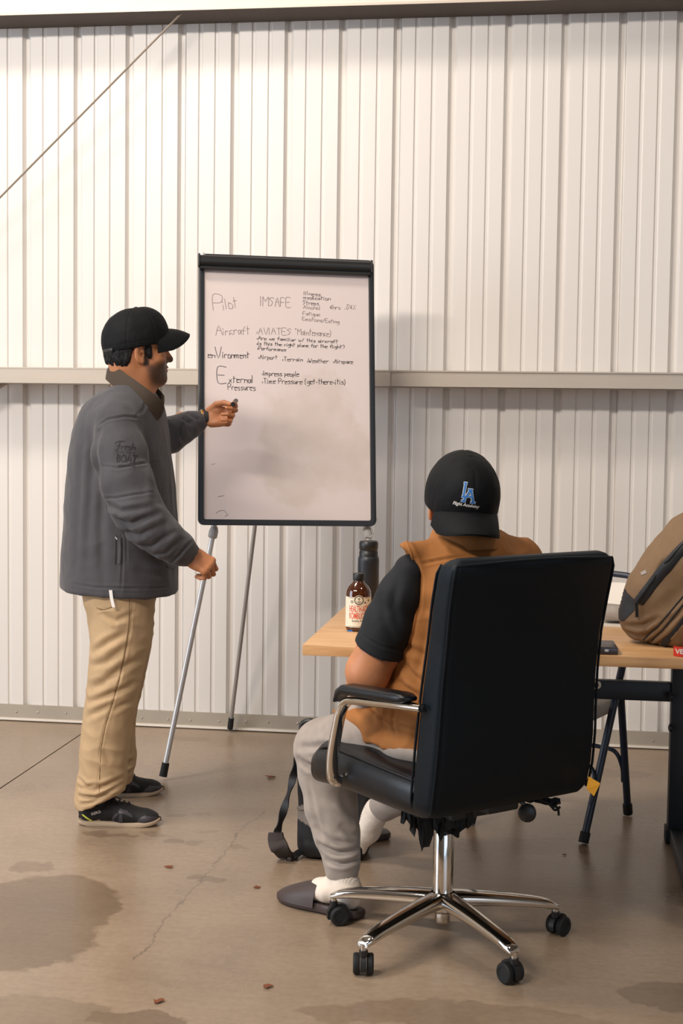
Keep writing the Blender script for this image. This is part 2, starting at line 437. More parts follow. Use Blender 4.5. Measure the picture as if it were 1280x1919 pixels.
# ================================================================== SETTING
def floor_material():
    m, t, b = nt('polished_concrete'); co = nd(t, 'ShaderNodeTexCoord').outputs['Object']
    n1 = nd(t, 'ShaderNodeTexNoise', {'Vector': co, 'Scale': 1.6, 'Detail': 8., 'Roughness': .62}).outputs[0]
    base = ramp(t, n1, [(.28, lin((136, 117, 98))), (.5, lin((155, 135, 114))), (.72, lin((169, 149, 129)))])
    n2 = nd(t, 'ShaderNodeTexNoise', {'Vector': co, 'Scale': 55., 'Detail': 4.}).outputs[0]
    base = mixc(t, .5, base, ramp(t, n2, [(.3, (.70, .70, .70, 1)), (.7, (1, 1, 1, 1))]), 'MULTIPLY')
    n3 = nd(t, 'ShaderNodeTexNoise', {'Vector': nd(t, 'ShaderNodeMapping', {'Vector': co, 'Scale': (1.2, 5, 1)}).outputs[0], 'Scale': 9., 'Detail': 6., 'Roughness': .7}).outputs[0]
    base = mixc(t, .4, base, ramp(t, n3, [(.35, (.80, .78, .76, 1)), (.55, (1, 1, 1, 1))]), 'MULTIPLY')
    wn = nd(t, 'ShaderNodeTexNoise', {'Vector': co, 'Scale': 16., 'Detail': 3.})
    wv = nd(t, 'ShaderNodeVectorMath', {0: wn.outputs['Color'], 1: (.5, .5, .5)}, operation='SUBTRACT').outputs[0]
    wv = nd(t, 'ShaderNodeVectorMath', {0: wv, 'Scale': .10}, operation='SCALE').outputs[0]
    P = nd(t, 'ShaderNodeVectorMath', {0: co, 1: wv}, operation='ADD').outputs[0]
    st = None
    # dark blots, stains and shoe marks: pixel centre -> floor position, radii in metres, strength
    for x, y, rx, ry, s in [(60, 1705, .23, .30, .8), (20, 1760, .22, .22, .8), (140, 1700, .13, .12, .75), (60, 1626, .07, .05, .5), (328, 1578, .035, .03, .6), (366, 1580, .03, .02, .5), (285, 1562, .05, .03, .5),
                            (370, 1646, .04, .03, .6), (400, 1650, .03, .02, .6), (450, 1588, .04, .02, .4), (335, 1527, .03, .025, .4), (380, 1527, .035, .02, .4), (385, 1560, .03, .02, .3),
                            (260, 1915, .12, .06, .8), (60, 1900, .20, .10, .4), (170, 1895, .05, .03, .5), (185, 1563, .06, .025, .6), (225, 1566, .05, .02, .6), (650, 1900, .12, .05, .4), (900, 1905, .3, .08, .45), (1255, 1865, .12, .08, .6), (355, 1385, .10, .05, .3), (1170, 1450, .10, .06, .3)]:
        q = onz(x, y)
        d = nd(t, 'ShaderNodeVectorMath', {0: nd(t, 'ShaderNodeVectorMath', {0: P, 1: (q[0], q[1], 0)}, operation='SUBTRACT').outputs[0], 1: (1/rx, 1/ry, 0)}, operation='MULTIPLY').outputs[0]
        l = nd(t, 'ShaderNodeVectorMath', {0: d}, operation='LENGTH').outputs['Value']
        v = nd(t, 'ShaderNodeMapRange', {0: l, 1: 1.03, 2: .95, 3: 0., 4: s}).outputs[0]
        st = v if st is None else mth(t, 'MAXIMUM', st, v)
    base = mixc(t, mth(t, 'MULTIPLY', st, .9), base, mixc(t, 1., base, (.46, .42, .38, 1), 'MULTIPLY'))
    # hairline crack
    ck = None; w2 = nd(t, 'ShaderNodeVectorMath', {0: nd(t, 'ShaderNodeVectorMath', {0: nd(t, 'ShaderNodeTexNoise', {'Vector': co, 'Scale': 22., 'Detail': 6., 'Roughness': .7}).outputs['Color'], 1: (.5, .5, .5)}, operation='SUBTRACT').outputs[0], 'Scale': .07}, operation='SCALE').outputs[0]
    P2 = nd(t, 'ShaderNodeVectorMath', {0: co, 1: w2}, operation='ADD').outputs[0]
    pts = [onz(x, y) for x, y in ((500, 1518), (455, 1550), (428, 1590), (385, 1640), (335, 1695), (300, 1735), (288, 1765), (250, 1800))]
    for a, c in zip(pts[:-1], pts[1:]):
        ab = c-a; L = float(np.linalg.norm(ab)); u = ab/L
        rel = nd(t, 'ShaderNodeVectorMath', {0: P2, 1: tuple(a)}, operation='SUBTRACT').outputs[0]
        al = nd(t, 'ShaderNodeVectorMath', {0: rel, 1: (u[0], u[1], 0)}, operation='DOT_PRODUCT').outputs['Value']
        ac = mth(t, 'ABSOLUTE', nd(t, 'ShaderNodeVectorMath', {0: rel, 1: (-u[1], u[0], 0)}, operation='DOT_PRODUCT').outputs['Value'])
        i = mth(t, 'MULTIPLY', mth(t, 'GREATER_THAN', al, -.002), mth(t, 'LESS_THAN', al, L+.002))
        v = mth(t, 'MULTIPLY', i, nd(t, 'ShaderNodeMapRange', {0: ac, 1: .0008, 2: .0034, 3: .75, 4: 0.}).outputs[0])
        ck = v if ck is None else mth(t, 'MAXIMUM', ck, v)
    base = mixc(t, ck, base, (.10, .075, .055, 1))
    t.links.new(base, b.inputs['Base Color'])
    r = nd(t, 'ShaderNodeMapRange', {0: n1, 1: .3, 2: .7, 3: .24, 4: .38}).outputs[0]
    t.links.new(r, b.inputs['Roughness']); b.inputs['Specular IOR Level'].default_value = .5
    bp = nd(t, 'ShaderNodeBump', {'Height': mth(t, 'ADD', mth(t, 'MULTIPLY', n2, .3), n3), 'Distance': .0005}); t.links.new(bp.outputs[0], b.inputs['Normal'])
    return m
M['floor'] = floor_material()
M['subbase'] = mat('joint_dirt', (66, 54, 44), .9)
fl = MB().box((0, -7, -.10), (16, 14.2, .12)).build('floor', M['subbase'], smooth=False); tag(fl, kind='structure')
JX = -1.925
for x0, x1 in ((-8, JX-.003), (JX+.003, 2.65), (2.656, 8)):
    for y0, y1 in ((-14.1, -6.203), (-6.197, .1)):
        MB().box(((x0+x1)/2, (y0+y1)/2, -.02), (x1-x0, y1-y0, .04)).build('floor_slab', M['floor'], fl, smooth=False)

RX0, RS = -2.2643, .2286
def wall_profile(n0, n1):
    pts = []
    for k in range(n0, n1+1):
        x = RX0+RS*k
        if k == n0: P = [(.0305, .019), (.033, .014), (.0375, 0)]
        elif k == n1: P = [(0, 0), (.012, .019), (.026, .019), (.0295, .0175)]
        else: P = [(0, 0), (.012, .019), (.026, .019), (.038, 0)]
        pts += [(x+a, b) for a, b in P]
        if k < n1:
            for c in (.099, .1685): pts += [(x+c-.010, 0), (x+c-.0055, .0045), (x+c+.0045, .0045), (x+c+.009, 0)]
    return pts
wall = MB().box((0, .14, 3), (16, .1, 6)).build('wall_back', M['panel'], smooth=False); tag(wall, kind='structure')
for m_ in range(-7, 9):
    pr = wall_profile(-1+4*m_, 3+4*m_)
    mb = MB(); n = len(pr)
    vs = [(x, y, z) for z in (0.004, 6) for x, y in pr]+[(pr[0][0], .05, .004), (pr[-1][0], .05, .004), (pr[0][0], .05, 6), (pr[-1][0], .05, 6)]
    fs = [(i, i+1, n+i+1, n+i) for i in range(n-1)]+[(0, n, 2*n+2, 2*n), (n-1, 2*n+1, 2*n+3, 2*n-1), (2*n, 2*n+2, 2*n+3, 2*n+1)]
    mb.add(vs, fs).build('wall_panel', M['panel'], wall, smooth=False)

def girt(name, z0, z1, mt, lip):
    d = .19; s = MB()
    prof = [(0, z0), (-d, z0), (-d, z1), (-d+.004, z1), (-d+.004, z1-.0)]
    s.box((0, -d/2, z0+.0012), (16, d, .0024)); s.box((0, -d+.0012, (z0+z1)/2), (16, .0024, z1-z0))
    s.box((0, -d/2-.0, z1-.0012), (16, d, .0024))
    if lip: s.box((0, -d-.002, z1-.002), (16, .008, .006))
    o = s.build(name, mt, smooth=False); return tag(o, kind='structure')
g1 = girt('trim_1', 1.478, 1.545, M['girt'], True)
# overlap of two girt lengths: the left length laps over the right one
MB().box((-4.2-.635/1, -.1925, 1.5115), (8.4, .003, .064)).build('girt_lap', M['girt'], g1, smooth=False)
g2 = girt('trim_2', 3.0, 3.20, M['girt_white'], False)
MB().box((0, -.192, 3.004), (16, .006, .010)).build('girt_lip', M['girt'], g2, smooth=False)
bs = MB().box((0, -.006, .036), (16, .012, .068)).box((0, -.014, .012), (16, .028, .012), bev=.002).build('baseboard_back', M['base'], smooth=False)
MB().box((0, -.016, .009), (16, .034, .010), bev=.002).build('bottom_lip', M['girt_white'], bs, smooth=False)
tag(bs, kind='structure')
sx = -2.29; i = 0
while sx < .6:
    MB().lathe([(0, -.004), (.005, -.004), (.0045, .001), (.0025, .0035), (.0001, .004)], (sx, -.012, .038+.004*math.sin(i*7)), Rx(PI/2), 10).build('screw', M['screw'], bs)
    sx += (.098, .128, .118)[i % 3]; i += 1
MB().box((0, -.096, 2.9985), (16, .186, .004)).build('shaded_beam_underside', M['under'], g2, smooth=False)  # dark sheet added below the top beam, its shade put into the colour
# shell of the hangar that the photo only hints at in reflections
M['ceil'] = mat('dark_ceiling', (120, 112, 104), .8); M['sidewall'] = mat('side_wall', (196, 186, 172), .7)
tag(MB().box((0, -7, 6.1), (16, 14.4, .2)).build('ceiling', M['ceil'], smooth=False), kind='structure')
def side(name, x):
    o = MB()
    if name == 'wall_left': o.box((x, -1.5, 3), (.2, 3.2, 6)).box((x, -11, 3), (.2, 6.4, 6)).box((x, -5.5, 5), (.2, 4.8, 2))
    else: o.box((x, -7, 3), (.2, 14.2, 6))
    tag(o.build(name, M['sidewall'], smooth=False), kind='structure')
side('wall_left', -8.1); side('wall_right', 8.1)
tag(MB().box((-3.2, -14.15, 3), (9.6, .2, 6)).box((4.8, -14.15, 5), (6.6, .2, 2)).build('wall_front', M['sidewall'], smooth=False), kind='structure')

# brace rods by the wall
a = at(-60, 431, -.15); b = at(330, 35, -.15); b = a+(b-a)*1.03; a = b+(a-b)*(b[2]-1.56)/(b[2]-a[2])
br = MB().tube([a, b], .0045, 8).build('brace_rod', M['rod'])
tag(br, 'thin grey steel brace rod running diagonally up across the ribbed wall to the top beam', 'rod')
a = at(34, 704, -.12); b = at(-80, 772, -.12)
br2 = MB().tube([a, b], .009, 8).build('brace_rod', M['rod'])
tag(br2, 'short end of a dark rod under the left end of the middle wall beam', 'rod')

# debris on the floor
rl = random.Random(3)
for (x, y, s, lb) in [(318, 1626, .012, 'small reddish dry leaf scrap on the floor in front of the black shoes'), (507, 1458, .017, 'curled dry leaf on the floor left of the black bag strap'),
                   (297, 1878, .011, 'tiny brown leaf scrap on the floor near the bottom edge, left of the crack'), (500, 1850, .011, 'brown leaf crumb on the floor at the bottom, left of the front caster'), (481, 1664, .010, 'brown fleck on the floor between the crack and the brown slide sandal'), (1058, 1603, .006, 'dark crumb on the floor below the folding chair')]:
    c = onz(x, y); mb = MB(); n = 9
    ring = [(c[0]+s*(1+.5*rl.uniform(-1, 1))*math.cos(2*PI*k/n), c[1]+s*.9*(1+.5*rl.uniform(-1, 1))*math.sin(2*PI*k/n)) for k in range(n)]
    zs = [.0015+.35*s*rl.random() for _ in ring]
    top = [(p[0], p[1], z+.001) for p, z in zip(ring, zs)]; bot = [(p[0], p[1], max(z-.0003, .0004)) for p, z in zip(ring, zs)]
    mb.rings([bot, top]); o = mb.build('dry_leaf', M['leaf']); tag(o, lb, 'leaf', 'dry leaf scraps on the concrete floor')

# ================================================================== lettering
G = {'A':(4,'022842 1535'),'B':(4,'02083847362505 25441302'),'C':(4,'4738280704132242'),'D':(4,'02082847432202'),'E':(4,'48080242 0535'),'F':(4,'480802 0535'),'I':(1,'0208'),'M':(5,'0208255852'),'P':(4,'020838473505'),
'S':(4,'47380716352302'),'T':(4,'0848 2822'),'V':(4,'082248'),'W':(5,'0812253258'),'a':(3,'3415040312233435 3532'),'b':(3,'0208 0415343302'),'c':(3,'35150402132332'),'d':(3,'35150402122333 3832'),'e':(3,'0435340504021232'),
'f':(3,'38271612 0535'),'g':(3,'35150403233335 35311000'),'h':(3,'0208 0415343532'),'i':(1,'0502 0607'),'k':(3,'0208 350332'),'l':(1,'0802'),'m':(5,'0502 0415242522 2435454442'),'n':(3,'0502 0415343532'),'o':(3,'1504021232341505'),
'p':(3,'0500 0515343302'),'r':(3,'0502 0415352535'),'s':(3,'3515041433220212'),'t':(3,'1812 0636'),'u':(3,'0503122335 3532'),'v':(3,'051235'),'w':(4,'05122432450'),'x':(3,'0532 3502'),'y':(3,'0513 3510'),
'8':(3,'16273816350423330516'),'0':(3,'1804021234381808'),'4':(3,'281434 2822'),'%':(3,'3802 0708 3233'),'.':(1,'0203'),'/':(3,'0238'),'?':(3,'07183735242 2223'),'(':(2,'1806030211'),')':(2,'0816130201'),'-':(2,'0424'),'"':(2,'0807 1817'),'*':(1,'0313 0414')}
def strokes(txt, h, wd=None, jit=.05, seed=0):
    # single-line handwriting: list of 2d polylines, baseline at 0, capital height h
    rr = random.Random(seed+len(txt)); x = 0.; out = []; u = h/6.
    for ch in txt:
        if ch == ' ': x += 3.2*u; continue
        wch, s = G[ch]; dy = rr.uniform(-.25, .25)*u; sc = rr.uniform(.92, 1.08)
        for st in s.split():
            out.append([(x+(int(st[i])*sc+rr.uniform(-1, 1)*jit*2.5)*u, (int(st[i+1])-2+rr.uniform(-1, 1)*jit*2.5)*u*sc+dy) for i in range(0, len(st)-1, 2)])
        x += (wch+1.25)*u
    if wd:
        k = wd/x; out = [[(a*k, b) for a, b in s] for s in out]
    return out
def ribbon(mb, st, r, fn):
    # flat pen line of half width r; fn maps 2d + lift to 3d
    for s in st:
        s = [tuple(q[:2]) for q in (spline([(a, b, 0) for a, b in s], 3) if len(s) > 2 else s)]
        L = []; R_ = []
        for i, p in enumerate(s):
            a = s[max(i-1, 0)]; b = s[min(i+1, len(s)-1)]; dx, dy = b[0]-a[0], b[1]-a[1]; l = math.hypot(dx, dy)+1e-9
            nx, ny = -dy/l*r, dx/l*r; ex, ey = (dx/l*r*.6, dy/l*r*.6) if i in (0, len(s)-1) else (0, 0)
            if i == 0: ex, ey = -ex, -ey
            L.append((p[0]+nx+ex, p[1]+ny+ey)); R_.append((p[0]-nx+ex, p[1]-ny+ey))
        n = len(s); mb.add([fn(*q) for q in L+R_], [(i, i+1, n+i+1, n+i) for i in range(n-1)])
def font2d(txt, size=1., shear=0., bold=0., space=1., width=None):
    c = bpy.data.curves.new('lettering', 'FONT'); c.body = txt; c.size = size; c.shear = shear; c.offset = bold; c.space_character = space; c.align_x = 'CENTER'; c.align_y = 'CENTER'; c.resolution_u = 3
    o = bpy.data.objects.new('lettering', c); COL.objects.link(o); dg = bpy.context.evaluated_depsgraph_get(); me = o.evaluated_get(dg).to_mesh()
    V = [(v.co.x, v.co.y) for v in me.vertices]; F = [tuple(p.vertices) for p in me.polygons]
    o.evaluated_get(dg).to_mesh_clear(); bpy.data.objects.remove(o); bpy.data.curves.remove(c)
    if width and V:
        w_ = max(v[0] for v in V)-min(v[0] for v in V); V = [(v[0]*width/w_, v[1]) for v in V]
    return V, F
def bvh_of(o):
    dg = bpy.context.evaluated_depsgraph_get(); bm = bmesh.new(); bm.from_mesh(o.data); bmesh.ops.transform(bm, matrix=parent_world(o), verts=bm.verts)
    t = BVHTree.FromBMesh(bm); bm.free(); return t
def projector(bvh, org, ux, uy, lift=.0008, dist=.5):
    # lays 2d points on a surface by dropping them along the normal of the plane (ux, uy)
    ux, uy = unit(ux), unit(uy); n = np.cross(ux, uy)
    def fn(x, y):
        p = np.array(org)+ux*x+uy*y+n*dist*.5; h = bvh.ray_cast(Vector(p), Vector(-n), dist)
        if h[0] is None: return tuple(p-n*dist*.5)
        q = np.array(h[0])+np.array(h[1] if np.dot(h[1], n) > 0 else -h[1])*lift; return tuple(q)
    return fn

# ================================================================== whiteboard easel
BL, BR, TL, TR = at(381, 986, -.80), at(714, 984, -.58), at(362, 474, -.64), at(690, 491, -.44)
bc = (BL+BR+TL+TR)/4; bu = unit((BR-BL)+(TR-TL)); bv = unit((TL-BL)+(TR-BR)); bv = unit(bv-bu*bv.dot(bu)); bn = np.cross(bu, bv)
BW = .5*(np.linalg.norm(BR-BL)+np.linalg.norm(TR-TL)); BH = .5*(np.linalg.norm(TL-BL)+np.linalg.norm(TR-BR))
BMAT = np.stack([bu, bv, bn], 1)
def bp_(u, v, n=0.): return bc+bu*u+bv*v+bn*n
def bpx(x, y):
    d = ray(x, y); s = (bc-CPOS).dot(bn)/d.dot(bn); p = CPOS+d*s-bc; return p.dot(bu), p.dot(bv)
footL = onz(305, 1463); footR = np.array((-.47, -.62, 0)); footB = onz(431, 1372)
easel = empty('whiteboard_easel', (bc[0], bc[1], 0), 'white dry erase board with black frame and handwriting on a metal tripod easel', 'whiteboard')
def board_material():
    m, t, b = nt('whiteboard_surface'); co = nd(t, 'ShaderNodeTexCoord').outputs['Object']
    wn = nd(t, 'ShaderNodeTexNoise', {'Vector': co, 'Scale': 5., 'Detail': 6., 'Roughness': .6}).outputs[0]
    q = [bp_(*bpx(585, 800)), bp_(*bpx(540, 870)), bp_(*bpx(640, 850)), bp_(*bpx(560, 920))]
    mk = None
    for c, r in zip(q, (.20, .12, .14, .08)):
        l = nd(t, 'ShaderNodeVectorMath', {0: nd(t, 'ShaderNodeVectorMath', {0: co, 1: tuple(c)}, operation='SUBTRACT').outputs[0]}, operation='LENGTH').outputs['Value']
        l = mth(t, 'ADD', l, mth(t, 'MULTIPLY', mth(t, 'SUBTRACT', wn, .5), .30))
        v = nd(t, 'ShaderNodeMapRange', {0: l, 1: r+.012, 2: r-.03, 3: 0., 4: 1.}).outputs[0]; mk = v if mk is None else mth(t, 'MAXIMUM', mk, v)
    mk = mth(t, 'MULTIPLY', mk, nd(t, 'ShaderNodeMapRange', {0: nd(t, 'ShaderNodeTexNoise', {'Vector': co, 'Scale': 12., 'Detail': 5.}).outputs[0], 1: .3, 2: .65, 3: .35, 4: 1.}).outputs[0])
    c = mixc(t, mth(t, 'MULTIPLY', mk, .42), lin((218, 204, 200)), lin((186, 172, 154)))
    t.links.new(c, b.inputs['Base Color']); b.inputs['Roughness'].default_value = .35
    return m
M['board'] = board_material()
sf = MB().box(bc, (BW-.02, BH-.02, .010), BMAT).build('board_surface', M['board'], easel, smooth=False)
fr = MB()
ring_o = rrect(BW, BH, .022, 5); ring_i = rrect(BW-.042, BH-.042, .008, 5)
for a_, b_ in ((-.012, .012),):
    n = len(ring_o); vs = [bp_(u, v, b_) for u, v in ring_o]+[bp_(u, v, b_) for u, v in ring_i]+[bp_(u, v, a_) for u, v in ring_o]+[bp_(u, v, a_) for u, v in ring_i]
    fs = []
    for j in range(n):
        k = (j+1) % n; fs += [(j, k, n+k, n+j), (2*n+j, 3*n+j, 3*n+k, 2*n+k), (j, 2*n+j, 2*n+k, k), (n+j, n+k, 3*n+k, 3*n+j)]
    fr.add(vs, fs)
fr.build('board_frame', M['frame_bl'], easel, ang=.6, bevel=.002)
# paper clamp bar along the top
u0, v0 = bpx(374, 488); u1, v1 = bpx(692, 506)
cl = MB(); half = (u1-u0)/2; um = (u0+u1)/2; vm = (v0+v1)/2
prof = [(.026, .013), (.026, .022), (.018, .032), (.004, .038), (-.008, .036), (-.014, .028), (-.017, .026), (-.022, .034), (-.027, .034), (-.031, .028), (-.031, .013)]
cl.rings([[bp_(um+s*half, vm+a-.004, b) for a, b in prof] for s in (-1, 1)]); cl.build('clamp_bar', M['black_pl'], easel, ang=.9)
for s in (-1, 1):
    MB().box(bp_(um+s*(half+.004), vm, .024), (.008, .05, .024), BMAT, bev=.003).build('clamp_end', M['black_pl'], easel)
MB().lathe([(0.0001, 0), (.009, 0), (.009, .006), (.005, .009), (.0001, .009)], bp_(-BW/2+.016, BH/2-.006, .012), BMAT, 14).build('corner_rivet', M['steel'], easel)
# legs
def easel_leg(top, foot, r, mt, jointlen=.05, joint=True):
    d = unit(foot-top); end = foot-d*.028
    lg = MB().tube([top, end], r, 14).build('leg', mt, easel)
    MB().tube([foot-d*.055+d*0, foot-d*.004], [r*1.35, r*1.45], 14).build('foot_cap', M['black_rub'], lg)
    if joint: MB().tube([top-d*.005, top+d*.012, top+d*.035, top+d*.040], [r*1.2, r*1.7, r*1.7, r*1.1], 14).build('leg_joint', M['joint'], lg)
    return lg
jL = bp_(*bpx(403, 988), -.030); jR = bp_(*bpx(690, 988), -.030)
easel_leg(jL+bn*.0, footL+np.array((0, 0, .012)), .0105, M['steel'])
easel_leg(jR, footR+np.array((0, 0, .012)), .0105, M['steel'])
topB = bp_(0, BH/2-.06, -.03); pm = at(478, 990, -.45); dirB = unit(footB-pm); 
easel_leg(bp_(0, BH/2-.05, -.025), footB+np.array((0, 0, .012)), .0088, M['leg_grey'], joint=False)
MB().box(bp_(0, BH/2-.05, -.022), (.08, .05, .022), BMAT, bev=.004).build('leg_hinge', M['black_pl'], easel)
MB().tube([jL, bp_(-BW/2+.05, BH/2-.04, -.034)], .0105, 10).build('back_rail', M['steel'], easel)
MB().tube([jR, bp_(BW/2-.05, BH/2-.04, -.034)], .0105, 10).build('back_rail', M['steel'], easel)
MB().tube(spline([bp_(*bpx(697, 992), -.01), bp_(*bpx(700, 1000), -.01), bp_(*bpx(695, 1006), -.01), bp_(*bpx(687, 1004), -.01)], 5), .003, 8).build('leg_hook', M['joint'], easel)
# handwriting, one part per line of text
def write(txt, x0, y0, x1, y1, h, mt, r=.0011, jit=.05):
    a = np.array(bpx(x0, y0)); b = np.array(bpx(x1, y1)); c = np.array(bpx(x0, y0-h)); H = np.linalg.norm(c-a); L = np.linalg.norm(b-a); ux = (b-a)/L; uy = np.array((-ux[1], ux[0]))
    mb = MB(); ribbon(mb, strokes(txt, H, L, jit), r, lambda p, q: bp_(*(a+ux*p+uy*q), .0056)); return mb.build('handwriting', M[mt], sf, smooth=False)
write('P', 399, 581, 422, 581, 27, 'inkf', .0010); write('ilot', 419, 581, 448, 577, 21, 'inkf', .0010)
write('IMSAFE', 488, 574, 546, 576, 17, 'inkf', .0011)
for s, x0, y0, x1, y1, h, k in [('Illness', 569, 553, 602, 556, 7, 'inkm'), ('medication', 568, 561, 620, 564, 7, 'inkm'), ('Stress', 567, 571, 598, 573, 7, 'inkm'), ('Alcohol', 568, 579, 601, 581, 7, 'inkf'), ('8hrs', 618, 580, 639, 581, 8, 'inkf'), ('.04%', 646, 580, 667, 581, 8, 'inkf'),
                             ('Fatigue', 567, 591, 600, 593, 7, 'inkf'), ('Emotions/Eating', 566, 601, 636, 607, 7, 'inkf')]: write(s, x0, y0, x1, y1, h, k, .0009)
write('A', 404, 628, 419, 628, 17, 'inkf', .001); write('ircraft', 418, 628, 470, 627, 16, 'inkf', .001)
write('*AVIATES', 480, 627, 548, 628, 12, 'inkf', .001); write('"Maintenance)', 553, 628, 622, 631, 12, 'inkf', .0009)
write('*Are we familiar w/ this aircraft', 481, 637, 634, 644, 6.5, 'ink', .0009); write('*Is this the right plane for the flight?', 481, 647, 646, 654, 6.5, 'ink', .0009)
write('*Performance', 482, 656, 537, 659, 6.5, 'ink', .0009)
write('en', 390, 671, 405, 671, 11, 'ink', .0010); write('V', 403, 671, 418, 671, 20, 'ink', .0010); write('ironment', 417, 671, 469, 672, 12, 'ink', .0011)
for s, x0, x1, y in [('*Airport', 484, 521, 673), ('*Terrain', 529, 568, 677), ('*Weather', 575, 617, 680), ('*Airspace', 624, 662, 681)]: write(s, x0, y, x1, y+1, 8, 'ink', .0009)
write('E', 408, 717, 428, 717, 28, 'ink', .0011); write('xternal', 429, 717, 476, 718, 13, 'ink', .0011); write('Pressures', 427, 731, 480, 732, 12, 'ink', .0010)
write('*Impress people', 491, 704, 561, 706, 9, 'ink', .0010); write('*Time Pressure (get-there-itis)', 491, 719, 649, 721, 10, 'ink', .0010)
for pts in ([(405, 962), (410, 958), (420, 957), (424, 963)], [(421, 968), (428, 964)], [(396, 871), (403, 869)], [(408, 931), (420, 929)], [(704, 970), (707, 973), (705, 976)]):
    mb = MB(); ribbon(mb, [[bpx(*p) for p in pts]], .0006, lambda p, q: bp_(p, q, .0056)); mb.build('marker_scribble', M['inkm'], sf, smooth=False)

# ================================================================== office chair
CA = math.radians(43); CC = np.array((-.240, -2.372))
cF = np.array((-math.sin(CA), math.cos(CA))); cR_ = np.array((math.cos(CA), math.sin(CA)))
def ch(f, r, z): p = CC+cF*f+cR_*r; return np.array((p[0], p[1], z))
chair = empty('office_chair', (CC[0], CC[1], 0), 'high-back black leather office chair with chrome arms and star base, seen from behind', 'chair')
# star base
hub = MB().lathe([(.0001, .085), (.032, .085), (.046, .095), (.046, .118), (.036, .128), (.0001, .128)], (CC[0], CC[1], 0), n=28).build('base_hub', M['chrome'], chair)
MB().lathe([(.0001, .055), (.017, .055), (.019, .060), (.019, .085), (.0001, .085)], (CC[0], CC[1], 0), n=8).build('hub_nut', M['chrome'], hub)
R5 = .308
for k in range(5):
    an = -PI/2+math.radians(36+2)+k*2*PI/5; d = np.array((math.cos(an), math.sin(an), 0)); sd = np.array((-d[1], d[0], 0))
    rings = []
    for t in np.linspace(0, 1, 14):
        rr = .028+(R5+.004-.028)*t; z = .114-.030*t**1.4-.006*max(0, (t-.75)*4)**2; wd = .030-.011*t; hh = .022-.010*t
        if t > .97: hh *= .7; wd *= .8
        c = np.array((CC[0], CC[1], z))+d*rr; pr = rrect(2*wd, 2*hh, min(wd, hh)*.75, 3)
        rings.append([c+sd*a+np.array((0, 0, b*(1 if b > 0 else .7))) for a, b in pr])
    MB().rings(rings).build('base_arm', M['chrome'], chair, ang=1.2)
    # twin wheel caster
    sw = [2.3, .9, 2.6, .4, 1.7][k]; cd = np.array((math.cos(sw), math.sin(sw), 0)); cs = np.array((-cd[1], cd[0], 0))
    tip = np.array((CC[0], CC[1], 0))+d*R5; wc = tip+cd*.013+np.array((0, 0, .026))
    bdy = MB()
    pr = [(.030*math.cos(q), .030*math.sin(q)) for q in np.linspace(-.35, PI+.35, 14)]
    bdy.rings([[wc+cd*a*1.05+np.array((0, 0, b*1.05))+cs*s for a, b in pr] for s in (-.0075, .0075)])
    bdy.tube([tip+np.array((0, 0, .050)), tip+np.array((0, 0, .064))], .011, 12)
    co_ = bdy.build('caster', M['black_pl'], chair, ang=.9)
    for s in (-1, 1):
        Rw = np.stack([cd, np.array((0, 0, 1.)), cs*s], 1)
        MB().lathe([(.0001, 0), (.0235, 0), (.0258, .003), (.0258, .013), (.0225, .0165), (.016, .0168), (.015, .0150), (.0001, .0150)], wc+cs*s*.0085, Rw, 26).build('caster_wheel', M['black_rub'], co_)
    MB().tube([tip+np.array((0, 0, .058)), tip+np.array((0, 0, .080))], .008, 10).build('caster_stem', M['chrome'], co_)
MB().lathe([(.0001, .11), (.0265, .11), (.0265, .285), (.024, .291), (.0001, .291)], (CC[0], CC[1], 0), n=32).build('gas_sleeve', M['chrome'], chair)
MB().lathe([(.0001, .28), (.021, .28), (.021, .30), (.0145, .305), (.0145, .40), (.0001, .40)], (CC[0], CC[1], 0), n=24).build('gas_column', M['black_pl'], chair)
mech = MB().box(ch(-.02, 0, .388), (.18, .24, .05), Rz(CA), bev=.008).box(ch(.10, 0, .395), (.20, .10, .035), Rz(CA), bev=.006).build('tilt_mechanism', M['black_metal'], chair)
# torn dust cover hanging in rags below the seat
def rag(p0, p1, n, drop, seed, dx=0.):
    r2 = random.Random(seed); top = []; bot = []
    sm = [r2.uniform(-1, 1) for _ in range(n//2+3)]
    for i in range(n+1):
        t = i/n; p = p0*(1-t)+p1*t; top.append(p+np.array((0, 0, .006*r2.random())))
        dd = drop(t)*(1+.28*(sm[i//2]*(1-(i%2)/2)+sm[i//2+1]*(i%2)/2)+.12*r2.uniform(-1, 1)); o = np.array((r2.uniform(-.006, .006)+dx*dd, r2.uniform(-.014, .014), -dd)); bot.append(p+o)
    mid = [(a*.5+b*.5)+np.array((r2.uniform(-.004, .004), r2.uniform(-.01, .01), 0)) for a, b in zip(top, bot)]
    th = np.array((0, .0016, 0)); vs = top+mid+bot; m_ = n+1; fs = []
    vs2 = [v+th for v in vs]; N = len(vs)
    for q in (0, 1):
        for i in range(n): fs.append((q*m_+i, q*m_+i+1, (q+1)*m_+i+1, (q+1)*m_+i))
    fs2 = [tuple(reversed([j+N for j in f])) for f in fs]; bd = [0]+[m_*2+i for i in range(m_)]+[m_-1]
    fs3 = [(2*m_+i, 2*m_+i+1, N+2*m_+i+1, N+2*m_+i) for i in range(n)]+[(i+1, i, N+i, N+i+1) for i in range(n)]
    for e in ((0, m_), (m_, 2*m_), (2*m_-1, m_-1), (3*m_-1, 2*m_-1)): fs3.append((e[0], e[1], e[1]+N, e[0]+N))
    return vs+vs2, fs+fs2+fs3
def ragpx(x0, y0, x1, y1, Y, n, drop, seed, dx=0.):
    v, f = rag(at(x0, y0, Y), at(x1, y1, Y+.03), n, drop, seed, dx); return MB().add(v, f).build('torn_cover', M['torn'], chair, smooth=False)
